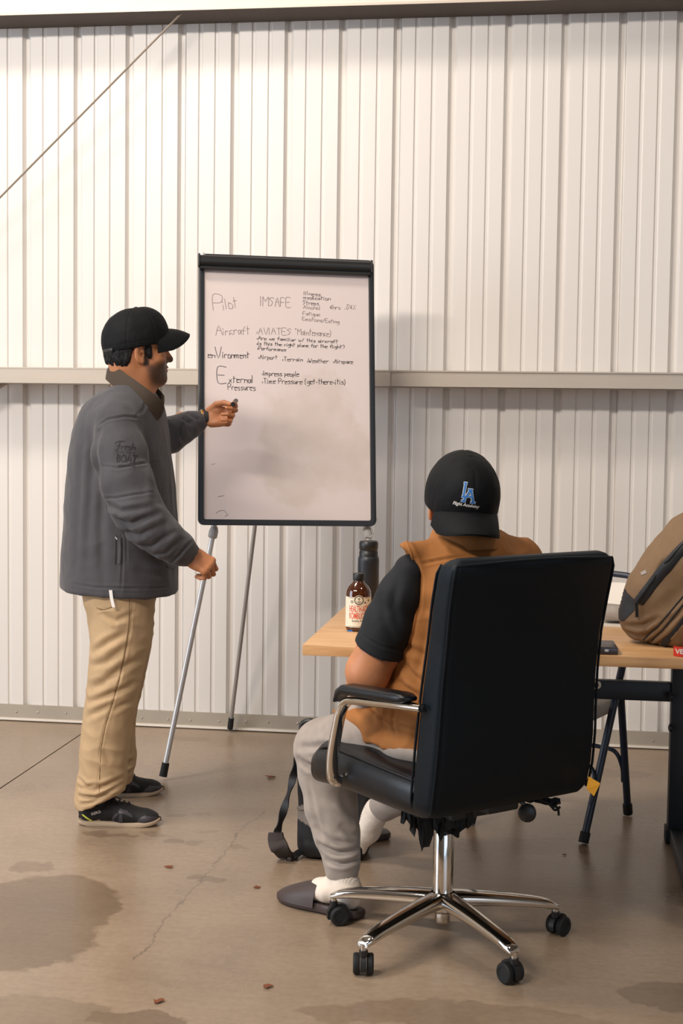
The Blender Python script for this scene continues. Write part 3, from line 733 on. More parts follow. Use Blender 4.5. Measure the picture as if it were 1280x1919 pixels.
ragpx(744, 1500, 888, 1508, -2.53, 34, lambda t: .026+.072*math.exp(-((t-.36)/.13)**2)+.050*math.exp(-((t-.72)/.18)**2), 4)
ragpx(750, 1502, 886, 1508, -2.50, 30, lambda t: .045+.040*math.exp(-((t-.30)/.2)**2)+.045*math.exp(-((t-.7)/.2)**2), 9)
ragpx(985, 1497, 1050, 1497, -2.40, 12, lambda t: .006+.010*t, 5, .6)
kb = MB()
kb.tube([at(975, 1500, -2.45), at(985, 1512, -2.45)], .006, 8)
kb.lathe([(.0001, -.010), (.019, -.010), (.0225, -.006), (.0225, .008), (.018, .012), (.0001, .012)], at(988, 1523, -2.45), Rx(PI/2), 24); kb.build('tension_knob', M['black_pl'], chair)
sp = MB()
for pts in ([(1005, 1496), (1022, 1503), (1035, 1510), (1045, 1514), (1047, 1528)], [(1012, 1498), (1030, 1508), (1040, 1518), (1050, 1512)]):
    sp.tube(spline([at(x, y, -2.42) for x, y in pts], 5), .0032, 7)
sp.build('loose_strap', M['torn'], chair)
# seat cushion: sections across, laid from rear to the waterfall front
rings = []
for f, zc, hw, hh in [(-.235, .455, .215, .020), (-.225, .455, .240, .042), (-.19, .456, .252, .052), (-.08, .458, .255, .056), (.06, .462, .255, .058), (.16, .462, .252, .060), (.225, .454, .248, .058), (.262, .438, .238, .046), (.282, .428, .220, .028)]:
    rings.append([ch(f, a, zc+b) for a, b in rrect(2*hw, 2*hh, min(hw, hh)*.82, 5)])
seat = MB().rings(rings).build('seat', M['leather'], chair, ang=1.3)
pp = []
for f, zc, hw, hh in [(-.19, .456, .252, .052), (-.08, .458, .255, .056), (.06, .462, .255, .058), (.16, .462, .252, .060), (.215, .452, .248, .056), (.240, .438, .238, .046)]: pp.append(ch(f, -hw+.010, zc+hh*.78))
MB().tube(spline(pp, 5), .0035, 8).build('seat_piping', M['leather'], seat)
# backrest: rows up the height; f = fore-aft, thickness, half width
rows = [(.413, -.210, .020, .215), (.421, -.216, .034, .240), (.44, -.224, .042, .254), (.50, -.238, .044, .256), (.58, -.250, .045, .254), (.64, -.257, .044, .251), (.74, -.272, .040, .248), (.84, -.292, .037, .246), (.93, -.314, .035, .250), (1.00, -.334, .034, .251), (1.020, -.340, .030, .248), (1.033, -.344, .020, .230), (1.038, -.346, .008, .215)]
SH = lambda z: -.002-.033*max(0, z-.42)/.6
RI = []
zz = [q[0] for q in rows]; zs = sorted(list(np.linspace(.445, 1.0, 36))+[.413, .417, .421, .430, 1.010, 1.020, 1.027, 1.033, 1.038])
for z in zs:
    f, th, hw = [np.interp(z, zz, [q[i] for q in rows]) for i in (1, 2, 3)]
    pr = rrect(2*hw, 2*th, min(th*.55, hw*.5), 4); ring = []
    for a, b in pr:
        bow = .018*(1-(a/hw)**2)                     # rear face bulges slightly backwards
        ring.append(ch(f+b-bow*(1 if b < 0 else -.3), a+SH(z), z))
    RI.append(ring)
back = MB().rings(RI).build('backrest', M['leather_back'], chair, ang=1.3)
def bk(z, side, rear):
    f, th, hw = [np.interp(z, zz, [q[i] for q in rows]) for i in (1, 2, 3)]; return ch(f-th*.93*(1 if rear else -1), side*hw*.985+SH(z), z)
for side_ in (-1, 1):
    for rear in (True, False):
        MB().tube([bk(z, side_, rear) for z in np.linspace(.435, 1.022, 30)], .0032, 8).build('piping', M['leather_back'], back)
MB().tube([bk(1.022, -1, True)+(bk(1.022, 1, True)-bk(1.022, -1, True))*t+np.array((0, 0, .008*math.sin(PI*t)))-np.append(cF, 0)*.016*math.sin(PI*t) for t in np.linspace(0, 1, 16)], .0036, 8).build('piping', M['leather_back'], back)
MB().box(ch(-.20, 0, .420), (.10, .06, .05), Rz(CA), bev=.008).build('back_bracket', M['black_metal'], chair)
# armrests: flat chrome loop and leather pad
for s in (-1, 1):
    pts = [(.092, .262, .440), (.092, .285, .452), (.084, .292, .51), (.062, .293, .590), (.048, .293, .630), (.022, .293, .656), (-.02, .293, .665), (-.09, .291, .672), (-.17, .286, .680), (-.255, .276, .686)]
    W3 = [ch(f, s*r, z) for f, r, z in pts]; sm_ = spline(W3, 6)
    rings = []
    for i, p in enumerate(sm_):
        t = unit(sm_[min(i+1, len(sm_)-1)]-sm_[max(i-1, 0)]); sd = unit(np.append(cR_, 0)*1.0); sd = unit(sd-t*sd.dot(t)); nn = np.cross(t, sd)
        rings.append([p+sd*a+nn*b for a, b in rrect(.032, .019, .0088, 3)])
    al = MB().rings(rings).build('armrest', M['chrome'], chair, ang=1.2)
    e = sm_[-1]; MB().tube([e-(sm_[-1]-sm_[-2])*.1, e+unit(sm_[-1]-sm_[-3])*.003], .006, 12).build('tube_plug', M['black_rub'], al)
    MB().lathe([(.0001, 0), (.011, 0), (.011, .006), (.006, .011), (.0001, .012)], ch(.092, s*.284, .452), np.stack([np.append(cF, 0), np.array((0, 0, 1.)), np.append(cR_*s, 0)], 1), 16).build('bolt', M['chrome'], al)
    pr = []
    for t in np.linspace(0, 1, 16):
        f = .062-.280*t; z = .684+.018*t-.030*max(0, 1-t*7)**2; hw, hh = .027, .0125
        if t < .01 or t > .99: hw *= .6; hh *= .4
        elif t < .09 or t > .92: hw *= .92; hh *= .85
        pr.append([ch(f, s*(.293-.012*t)+a, z+b) for a, b in rrect(2*hw, 2*hh, hh*.9, 4)])
    MB().rings(pr).build('arm_pad', M['leather'], chair, ang=1.3)
# yellow care tag on the lower right corner
q = [at(1103, 1455, -2.43), at(1125, 1468, -2.44), at(1113, 1492, -2.43), at(1099, 1478, -2.43)]
tg = MB(); off = np.array((0, .0012, 0)); tg.rings([[p-off for p in q], [p+off for p in q]]); tgo = tg.build('care_tag', M['tagyellow'], chair, smooth=False)
mb = MB(); ribbon(mb, [[(0, 0), (.006, -.004), (.004, -.010), (.012, -.012), (.020, -.010)]], .0011, lambda x, y: at(1107, 1464, -2.43)+np.array((x, -.0030, y))); mb.build('tag_print', M['ink'], tgo, smooth=False)

# ================================================================== table
def wood_material():
    m, t, b = nt('light_wood_laminate'); co = nd(t, 'ShaderNodeTexCoord').outputs['Object']
    c2 = nd(t, 'ShaderNodeMapping', {'Vector': co, 'Scale': (1.2, 22, 22)}).outputs[0]
    n = nd(t, 'ShaderNodeTexNoise', {'Vector': c2, 'Scale': 3., 'Detail': 6., 'Roughness': .6, 'Distortion': .6}).outputs[0]
    c = ramp(t, n, [(.3, lin((186, 140, 92))), (.5, lin((204, 160, 112))), (.7, lin((214, 174, 128)))]); t.links.new(c, b.inputs['Base Color'])
    b.inputs['Roughness'].default_value = .38; return m
M['wood'] = wood_material()
TZ = .74; tx0, tx1, ty0, ty1 = -.638, 1.15, -2.232, -1.30
table = empty('work_table', (.25, -1.78, 0), 'light wood table with black steel frame in front of the seated person', 'table')
MB().box(((tx0+tx1)/2, (ty0+ty1)/2, TZ-.0145), (tx1-tx0, ty1-ty0, .029), bev=.002).build('tabletop', M['wood'], table, ang=.6)
def leg_frame(x):
    for y in (-1.345, -2.15):
        s = MB().box((x, y, .3605), (.062, .06, .70), bev=.004); l = s.build('leg', M['black_metal'], table, ang=.6)
        MB().box((x-.002, y, .025), (.072, .07, .05), bev=.004).build('foot_cap', M['black_rub'], l, ang=.6)
    MB().box((x, -1.75, .028), (.05, .75, .045), bev=.003).build('foot_rail', M['black_metal'], table, ang=.6)
    MB().box((x, -1.75, .690), (.05, .75, .035), bev=.003).build('top_rail', M['black_metal'], table, ang=.6)
leg_frame(.442); leg_frame(1.09)
a = at(1120, 1292, -1.345)
MB().box((.09, -1.345, .488), (.64, .03, .062), bev=.003).build('cross_beam', M['black_metal'], table, ang=.6)
MB().box((.765, -1.345, .488), (.58, .03, .062), bev=.003).build('cross_beam', M['black_metal'], table, ang=.6)
br_ = MB().box((.366, -1.40, .66), (.006, .02, .10)).box((.352, -1.40, .700), (.030, .02, .016)).box((.385, -1.40, .700), (.022, .02, .018))
br_.build('bracket', M['black_metal'], table, smooth=False)
for z in (.50, .40):
    MB().lathe([(.0001, 0), (.014, 0), (.014, .006), (.007, .010), (.0001, .011)], (.412, -1.39, z-.02), Ry(-PI/2), 14).build('bolt', M['black_pl'], table)

# ================================================================== folding chair
fc = empty('folding_chair', (.12, -1.25, 0), 'navy tube folding chair with grey seat behind the table, right of the office chair', 'chair')
Fr_ = np.array((.143, -1.434, .006)); Rr_ = np.array((.304, -1.052, .006)); axc = unit((-.92, .39, 0)); Wd = .40
topR = at(1193, 1110, -1.02); 
def fcp(p, s): return np.array(p)+axc*s
kneeP = at(1166, 1250, -1.27); dirF = unit(kneeP-Fr_)
topP = Fr_+dirF*.86; rearTop = at(1163, 1296, -1.20)
for s in (0, Wd):
    lg = MB().tube([fcp(Fr_+dirF*.02, s), fcp(topP-dirF*.04, s)], .0125, 14).build('front_leg', M['navy_metal'], fc)
    MB().tube([fcp(Fr_, s), fcp(Fr_+dirF*.035, s)], .0165, 14).build('foot_cap', M['black_rub'], lg)
    dR = unit(rearTop-Rr_)
    lr = MB().tube([fcp(Rr_+dR*.02, s), fcp(rearTop, s)], .0125, 14).build('rear_leg', M['navy_metal'], fc)
    MB().tube([fcp(Rr_, s), fcp(Rr_+dR*.035, s)], .0165, 14).build('foot_cap', M['black_rub'], lr)
    MB().lathe([(.0001, -.01), (.016, -.01), (.016, .01), (.0001, .01)], fcp(rearTop, s)+np.array((0, -.012, .0)), Rx(PI/2), 14).build('hinge', M['black_metal'], fc)
def hoop(p, d, z0, z1, name):
    a = p+d*(z0/d[2]); b = p+d*(z1/d[2])
    pts = [a, a+(b-a)*.5, b+axc*.02, b+axc*.07+np.array((0, 0, .012)), b+axc*(Wd/2)+np.array((0, 0, .014)), b+axc*(Wd-.07)+np.array((0, 0, .012)), b+axc*(Wd-.02), fcp(a+(b-a)*.5, Wd), fcp(a, Wd)]
    MB().tube(spline(pts, 6), .0075, 10).build(name, M['navy_metal'], fc)
hoop(Fr_+np.array((-.006, -.012, 0)), dirF, .12, .225, 'front_brace'); hoop(Rr_+np.array((-.010, 0, 0)), unit(rearTop-Rr_), .12, .225, 'rear_brace')
# seat pan and curved backrest
sc = Fr_+dirF*.47+axc*Wd/2; fdir = unit(np.cross((0, 0, 1), axc)); 
if fdir[1] > 0: fdir = -fdir
Ms = np.stack([axc, -fdir, (0, 0, 1.)], 1)
sr = []
for f, hw, z0, z1 in ((-.20, .10, .405, .420), (-.19, .15, .392, .428), (-.05, .172, .385, .434), (.12, .172, .385, .434), (.17, .16, .392, .428), (.185, .12, .404, .420)):
    c = np.array((sc[0], sc[1], 0))+fdir*f; sr.append([c+axc*a+np.array((0, 0, (z0+z1)/2+b)) for a, b in rrect(2*hw, z1-z0, (z1-z0)*.4, 4)])
MB().rings(sr).build('seat', M['chair_grey'], fc, ang=1.2)
tb = [topP-dirF*.05, topP-dirF*.01, topP+axc*.03+dirF*.022, topP+axc*.09+dirF*.03, topP+axc*(Wd/2)+dirF*.032, topP+axc*(Wd-.09)+dirF*.03, topP+axc*(Wd-.03)+dirF*.022, fcp(topP-dirF*.01, Wd), fcp(topP-dirF*.05, Wd)]
MB().tube(spline(tb, 6), .0105, 12).build('back_frame', M['navy_metal'], fc)
up_ = dirF; rings = []
for s in np.linspace(.012, Wd-.012, 14):
    bow = -.03*math.sin(PI*s/Wd); c = topP-up_*.115+axc*s-fdir*0+np.array(fdir)*bow*-1*-1
    rings.append([c+fdir*a+up_*b for a, b in rrect(.012, .235, .005, 2)])
MB().rings(rings).build('backrest', M['white_pl'], fc, ang=1.2)

# ================================================================== things on the table
def on(x, y, z=TZ): return onz(x, y, z)
# black tumbler
c = on(689, 1160); c = np.array((c[0], c[1], TZ+.0005)); k_ = (CD+c[1])/FPX
H = 150*k_*1.02
tum = empty('insulated_tumbler', c, 'tall matte black insulated tumbler with screw lid behind the amber bottle', 'bottle')
hT = pz = 0
zt = at(689, 1013, c[1])[2]-TZ; z1 = at(689, 1043, c[1])[2]-TZ
MB().lathe([(.0001, 0), (.030, 0), (.0325, .003), (.0325, z1-.012), (.0325, z1-.010), (.0300, z1), (.0292, z1+.001), (.0001, z1+.001)], c, n=40).build('body', M['tumbler'], tum)
lidh = zt-z1
lid = MB().lathe([(.0001, z1+.001), (.0285, z1+.001), (.0285, z1+lidh*.30), (.0270, z1+lidh*.34), (.0270, z1+lidh*.44), (.0288, z1+lidh*.48), (.0288, z1+lidh*.86), (.0255, z1+lidh*.97), (.016, z1+lidh), (.0001, z1+lidh)], c, n=40).build('lid', M['black_pl'], tum)
# kombucha bottle
c = on(671, 1181); c = np.array((c[0], c[1]+.0, TZ+.0005)); 
def bz(y): return at(671, y, c[1])[2]-TZ
ksc = (CD+c[1])/FPX; rb = 24*ksc
bot = empty('kombucha_bottle', c, 'amber glass kombucha bottle with cream label, red lettering and black cap on the table edge', 'bottle')
MB().lathe([(.0001, .003), (rb*.78, .0), (rb*.96, .003), (rb, .010), (rb, bz(1113)), (rb*.97, bz(1107)), (rb*.80, bz(1099)), (rb*.50, bz(1092)), (rb*.42, bz(1089)), (rb*.42, bz(1085)), (rb*.46, bz(1084)), (rb*.46, bz(1081)), (.0001, bz(1081))], c, n=40).build('glass_body', M['amber'], bot)
MB().lathe([(.0001, bz(1088)), (rb*.44, bz(1088)), (rb*.44, bz(1086)), (rb*.42, bz(1085.5)), (rb*.46, bz(1085)), (rb*.48, bz(1076)), (rb*.44, bz(1074.5)), (.0001, bz(1074.5))], c, n=30).build('cap', M['black_pl'], bot)
z0_, z1_ = bz(1173), bz(1117)
lb = MB(); n = 40
lb.rings([[c+np.array((math.cos(q)*(rb+.0004), math.sin(q)*(rb+.0004), z)) for q in [2*PI*k/n for k in range(n)]] for z in (z0_, z1_)], cap=False)
lab = lb.build('label', M['label'], bot)
fa = math.atan2(-CD-c[1], 0-c[0])+.0       # direction to the room side the label faces
def cyl(x, z, lift=.0008):
    q = fa+.04+x/rb; return (c[0]+math.cos(q)*(rb+lift), c[1]+math.sin(q)*(rb+lift), c[2]+z)
def lab_text(s, zc, size, mt, width, bold=.0, lift=.0009):
    V, F = font2d(s, size, bold=bold, width=width); MB().add([cyl(x, zc+y, lift) for x, y in V], F).build('lettering', M[mt], lab, smooth=False)
zl = lambda y: bz(y)
lab_text('HEALTH-ADE', zl(1139), 17*ksc, 'red', 38*ksc, .0001); lab_text('KOMBUCHA', zl(1152), 17*ksc, 'red', 38*ksc, .0001)
lab_text('Bubbly Rose', zl(1161), 5.5*ksc, 'darkprint', 26*ksc)
def disc(cx, cz, r, mt, lift, r0=0., n=24):
    V = []; F = []
    for k in range(n):
        a = 2*PI*k/n; V += [(cx+r*math.cos(a), cz+r*math.sin(a)), (cx+max(r0, 1e-5)*math.cos(a), cz+max(r0, 1e-5)*math.sin(a))]
    F = [(2*k, (2*k+2) % (2*n), (2*k+3) % (2*n), 2*k+1) for k in range(n)]
    MB().add([cyl(x, z, lift) for x, z in V], F).build('emblem', M[mt], lab, smooth=False)
zc_ = zl(1122.5)
disc(0, zc_, 9.6*ksc, 'label', .0010); disc(0, zc_, 8.6*ksc, 'darkprint', .0013); disc(0, zc_, 6.8*ksc, 'label', .0016)
an = MB(); u_ = ksc
ribbon(an, [[(0, -4.6*u_), (0, 4.6*u_)], [(-2.2*u_, 3*u_), (2.2*u_, 3*u_)], [(-4*u_, -2*u_), (-2.5*u_, -4*u_), (0, -4.8*u_), (2.5*u_, -4*u_), (4*u_, -2*u_)]], .5*u_, lambda x, y: cyl(x, zc_+y, .0019)); an.build('anchor_emblem', M['darkprint'], lab, smooth=False)
disc(-13.5*u_, zl(1125.5), 2.6*u_, 'darkprint', .0010, 1.6*u_); disc(12*u_, zl(1127), 1.6*u_, 'darkprint', .0010); disc(20*u_, zl(1123), 1.6*u_, 'darkprint', .0010)
for y in (1118.5, 1171.5):
    l_ = MB(); ribbon(l_, [[(x*u_, zl(y)) for x in np.linspace(-22, 22, 12)]], .25*u_, lambda a, b: cyl(a, b, .0008)); l_.build('label_rule', M['darkprint'], lab, smooth=False)
MB().box((cyl(-17*u_, bz(1180))[0], cyl(-17*u_, bz(1180))[1]-.0005, c[2]+bz(1180)), (10*u_, .0008, 3*u_)).build('blue_stamp', M['blue'], bot, smooth=False)
# phone
p = on(1143, 1226); o = MB().box((p[0]-.02, p[1]+.045, TZ+.0105), (.075, .12, .021), Rz(.05), bev=.004).build('power_bank', M['phone']); tag(o, 'dark rounded power bank lying on the table edge right of the leather chair back', 'power bank')
p1 = MB().box(at(1137, 1219, p[1]-.016)+np.array((0, 0, 0)), (.010, .002, .006)).build('port', M['steel'], o, smooth=False)
p = on(1200, 1212); o = MB().box((.195, -1.60, TZ+.0035), (.20, .21, .006), Rz(-.08)).build('paper_pad', M['paper']); tag(o, 'thin pale paper pad under the grey pouch beside the brown backpack', 'paper')
# grey pouch
V = Vol((.10, -1.85, .72), (.48, -1.45, .86), .005); pc = at(1172, 1199, -1.66)
V.box((pc[0]+.04, -1.64, .775), (.115, .055, .024), .022, Rz(-.1)).plane((0, 0, .7475), (0, 0, -1))
pch = fromvol('zip_pouch', V, M['pouch'], None, lambda P, N: .004*fbm(P*18, 3)); tag(pch, 'soft grey pouch lying on paper between the office chair and the brown backpack', 'pouch')
# red ribbon tag
p = at(1283, 1229, -2.19); o = MB(); rr_ = []
path = [(-.012, 0, .006), (.0, -.002, .008), (.03, -.004, .004), (.06, -.006, .003), (.085, -.006, .003)]
for q in spline(path, 5): rr_.append([np.array((p[0]+q[0]+.0, p[1]+q[1]+b*.9, TZ+.001+q[2]+a)) for a, b in ((-.0018+.0012, -.016), (.002, -.016), (.002, .016), (-.0006, .016))])
# band stands on its edge, facing the room
band = MB(); pts2 = spline([at(1262, 1228, -2.20), at(1272, 1229, -2.212), at(1290, 1232, -2.214), at(1320, 1236, -2.206), at(1345, 1238, -2.20)], 6)
for_ = []
for q in pts2:
    zc = TZ+.0135; for_.append([(q[0], q[1]-.0014, zc-.0125), (q[0], q[1]+.0014, zc-.0125), (q[0], q[1]+.0014+.003, zc+.0125), (q[0], q[1]-.0014+.003, zc+.0125)])
bo = band.rings(for_).build('ribbon_tag', M['redtag'], ang=.6); tag(bo, 'red woven ribbon tag with white letters at the right end of the table', 'tag')
V_, F_ = font2d('VE BEFORE FLIGHT', .017, bold=.0006)
mx = min(v[0] for v in V_); bb = bvh_of(bo); fn = projector(bb, (pts2[0][0]+.0035-mx, -2.213, TZ+.0135), (1, 0, 0), (0, 0, 1), .0006, .1)
MB().add([fn(x, y) for x, y in V_], F_).build('lettering', M['white'], bo, smooth=False)

# ================================================================== brown backpack on the table
BY = -1.98
bpk = empty('brown_backpack', (at(1240, 1222, BY)[0], BY, TZ), 'full brown nylon backpack with black zips standing on the table at the right edge', 'backpack')
def bpp(x, y, dy=0.): return at(x, y, BY+dy)
V = Vol((.13, -2.20, .735), (.78, -1.72, 1.24), .0045)
ang_ = math.radians(38)
Rb = Ry(ang_)                          # long axis leans to the upper right
ck_ = [(bpp(1212, 1172), .055), (bpp(1245, 1130), .085), (bpp(1290, 1080), .100), (bpp(1345, 1020), .095), (bpp(1385, 985), .07)]
def chainpx(V, L, k, **kw):
    V.chain([(p, r) for p, r in L], k, **kw)
chainpx(V, [(bpp(1208, 1148), .068), (bpp(1232, 1110), .080), (bpp(1268, 1070), .095), (bpp(1310, 1035), .107), (bpp(1360, 1000), .10)], .03, ax=(0, 1, 0), sq=1.25)
chainpx(V, [(bpp(1212, 1165), .050), (bpp(1262, 1160), .084), (bpp(1330, 1130), .11), (bpp(1400, 1080), .11)], .04, ax=(0, 1, 0), sq=1.25)
V.plane((0, 0, TZ+.003), (0, 0, -1), .006)
def bag_disp(P, N):
    d = .0035*fbm(P*14, 3)
    for pts, dp, wd in [([(1202, 1210), (1238, 1170), (1280, 1120)], .006, .005), ([(1165, 1178), (1195, 1186), (1205, 1180)], .008, .006), ([(1172, 1168), (1200, 1165), (1230, 1150)], .006, .007), ([(1196, 1195), (1216, 1178), (1250, 1145)], .006, .006), ([(1225, 1070), (1238, 1048), (1243, 1040)], .006, .006), ([(1216, 1212), (1250, 1180), (1280, 1140)], .004, .004)]:
        d = d+crease(P, N, [bpp(*q) for q in pts], dp, wd)
    return d
body_ = fromvol('bag_body', V, M['pack'], bpk, bag_disp)
bb = bvh_of(body_)
def on_bag(bvh, x, y, lift=.002, Y0=-2.6):
    d = ray(x, y); h = bvh.ray_cast(Vector(CPOS), Vector(d/np.linalg.norm(d)), 20)
    if h[0] is None: return None
    n = np.array(h[1]); n = n if n.dot(d) < 0 else -n
    return np.array(h[0])+n*lift
def strip_on(bvh, pts, r, mt, name, parent, lift=.002, flat=.35, n=5):
    L = []
    for q in spline([(a, b, 0) for a, b in pts], n):
        p = on_bag(bvh, q[0], q[1], lift)
        if p is not None: L.append(p)
    return MB().tube(L, r, 8, flat=flat, up=(0, -1, .2)).build(name, M[mt], parent)
zf = strip_on(bb, [(1199, 1128), (1222, 1098), (1250, 1062), (1279, 1030), (1300, 1012)], .0165, 'pack_dk', 'zip_garage', bpk, .001, .45)
strip_on(bb, [(1199, 1128), (1222, 1096), (1250, 1058), (1279, 1024), (1300, 1005)], .0045, 'zip', 'zip', bpk, .008, .8)
pl = MB().tube([on_bag(bb, 1197, 1128, .012), on_bag(bb, 1197, 1140, .010), on_bag(bb, 1196, 1157, .009)], [.0035, .0042, .0048], 8).build('zip_puller', M['zip'], bpk)
strip_on(bb, [(1232, 1221), (1252, 1198), (1270, 1176), (1290, 1150)], .009, 'pack_dk', 'side_strap', bpk, .0012, .3)
strip_on(bb, [(1200, 1205), (1240, 1165), (1280, 1118), (1300, 1096)], .0022, 'pack_dk', 'seam_piping', bpk, .0008, .8)
strip_on(bb, [(1210, 1214), (1248, 1172), (1284, 1128), (1304, 1104)], .0022, 'pack_dk', 'seam_piping', bpk, .0008, .8)
# dark corner panel: a patch of the surface, lifted
def patch_on(bvh, poly, mt, name, parent, lift=.0015, step=3.):
    xs = [p[0] for p in poly]; ys = [p[1] for p in poly]; V_ = {}; mb = MB(); F_ = []
    def inside(x, y):
        c = False; n = len(poly)
        for i in range(n):
            x1, y1 = poly[i]; x2, y2 = poly[(i+1) % n]
            if (y1 > y) != (y2 > y) and x < (x2-x1)*(y-y1)/(y2-y1)+x1: c = not c
        return c
    gx = np.arange(min(xs), max(xs)+step, step); gy = np.arange(min(ys), max(ys)+step, step); vs = []
    def vid(i, j):
        if (i, j) not in V_:
            p = on_bag(bvh, gx[i], gy[j], lift)
            if p is None: V_[(i, j)] = -1
            else: V_[(i, j)] = len(vs); vs.append(p)
        return V_[(i, j)]
    for i in range(len(gx)-1):
        for j in range(len(gy)-1):
            if inside(gx[i]+step/2, gy[j]+step/2):
                f = (vid(i, j), vid(i+1, j), vid(i+1, j+1), vid(i, j+1))
                if min(f) >= 0 and max(np.linalg.norm(vs[f[a]]-vs[f[(a+1) % 4]]) for a in range(4)) < .02: F_.append(f)
    return mb.add(vs, F_).build(name, M[mt], parent, ang=3)
patch_on(bb, [(1150, 1160), (1150, 1120), (1168, 1098), (1176, 1112), (1198, 1130), (1192, 1142), (1168, 1165)], 'pack_dk', 'corner_panel', bpk, .0015, 2)
patch_on(bb, [(1201, 1073), (1210, 1068), (1213, 1074), (1203, 1078)], 'pouch', 'small_label', bpk, .0015, 1.2)

# ================================================================== dark bag on the floor behind the seated person's leg
FY = -1.70
fb = empty('floor_bag', (at(615, 1570, FY)[0], FY, 0), 'black and grey backpack standing on the floor behind the seated person\'s legs', 'bag')
V = Vol((-.82, -1.86, -.01), (-.44, -1.50, .46), .005)
q0, q1 = at(548, 1570, FY), at(690, 1570, FY)
V.box(((q0[0]+q1[0])/2+.01, FY+.04, .15), (abs(q1[0]-q0[0])/2-.008, .10, .16), .05, Rx(-.06), .02).box(((q0[0]+q1[0])/2+.01, FY+.07, .24), (.09, .075, .14), .05, Rx(-.1), .04)
V.plane((0, 0, .003), (0, 0, -1), .01)
fbb = fromvol('bag_body', V, M['pack_dk'], fb, lambda P, N: .004*fbm(P*13, 3))
bb2 = bvh_of(fbb)
patch_on(bb2, [(545, 1500), (556, 1512), (575, 1505), (600, 1512), (600, 1560), (575, 1545), (549, 1528)], 'bag_grey', 'grey_panel', fb, .003, 2.5)
strip_on(bb2, [(549, 1500), (565, 1515), (600, 1505)], .006, 'bag_grey', 'panel_fold', fb, .004, .5)
h0 = at(575, 1352, FY+.03)
MB().tube(spline([at(566, 1375, FY+.03), at(566, 1358, FY+.03), h0, at(586, 1352, FY+.03), at(592, 1362, FY+.03), at(592, 1378, FY+.03)], 6), .009, 10).build('grab_handle', M['black_pl'], fb)
def strap(pts, w, mt, name, parent, th=.0018, tw=0.):
    P_ = spline(pts, 7); R_ = []
    for i, p in enumerate(P_):
        t = unit(P_[min(i+1, len(P_)-1)]-P_[max(i-1, 0)]); a = tw*math.sin(i*.35); sd = np.array((math.cos(a), math.sin(a), 0)); sd = unit(sd-t*sd.dot(t)); nn = np.cross(t, sd)
        R_.append([p+sd*x*w/2+nn*y*th for x, y in ((-1, -1), (1, -1), (1, 1), (-1, 1))])
    return MB().rings(R_).build(name, M[mt], parent, ang=1.)
strap([at(558, 1420, FY-.02), at(551, 1450, FY-.05), at(540, 1490, FY-.07), at(527, 1535, FY-.085), at(519, 1562, FY-.085)], .024, 'pack_dk', 'shoulder_strap', fb, tw=1.1)
gp = lambda x, y, z: onz(x, y, z)
strap([gp(548, 1607, .012), gp(565, 1594, .02), gp(584, 1578, .03), gp(602, 1562, .05)], .022, 'pack_dk', 'shoulder_strap', fb, tw=.9)
pdp = spline([at(517, 1560, FY-.085), at(518, 1575, FY-.09), at(526, 1592, FY-.10), gp(538, 1606, .008), gp(552, 1609, .006)], 6); R_ = []
for i, p in enumerate(pdp):
    t = unit(pdp[min(i+1, len(pdp)-1)]-pdp[max(i-1, 0)]); sd = np.array((1., .0, .0)); sd = unit(sd-t*sd.dot(t)); nn = np.cross(t, sd); w_ = .056*(.8+.2*math.sin(PI*i/(len(pdp)-1)))
    R_.append([p+sd*a+nn*b for a, b in rrect(w_, .012, .005, 3)])
R_ = [[q if q[2] > .002 else np.array((q[0], q[1], .002)) for q in r] for r in R_]
pado = MB().rings(R_).build('shoulder_pad', M['pad'], fb, ang=1.2)

# ================================================================== people: shared builders
def patch_dir(bvh, poly, fn, mt, name, parent, step, lab=None):
    # fills a 2d outline with small cells and drops each corner on the surface
    xs = [p[0] for p in poly]; ys = [p[1] for p in poly]; n = len(poly); V_ = {}; vs = []; F_ = []
    def inside(x, y):
        c = False
        for i in range(n):
            x1, y1 = poly[i]; x2, y2 = poly[(i+1) % n]
            if (y1 > y) != (y2 > y) and x < (x2-x1)*(y-y1)/(y2-y1)+x1: c = not c
        return c
    gx = np.arange(min(xs), max(xs)+step, step); gy = np.arange(min(ys), max(ys)+step, step)
    def vid(i, j):
        if (i, j) not in V_: V_[(i, j)] = len(vs); vs.append(fn(gx[i], gy[j]))
        return V_[(i, j)]
    for i in range(len(gx)-1):
        for j in range(len(gy)-1):
            if inside(gx[i]+step/2, gy[j]+step/2):
                f = (vid(i, j), vid(i+1, j), vid(i+1, j+1), vid(i, j+1))
                if max(np.linalg.norm(np.subtract(vs[f[a]], vs[f[(a+1) % 4]])) for a in range(4)) < step*6: F_.append(f)
    return MB().add(vs, F_).build(name, mt, parent, ang=3)

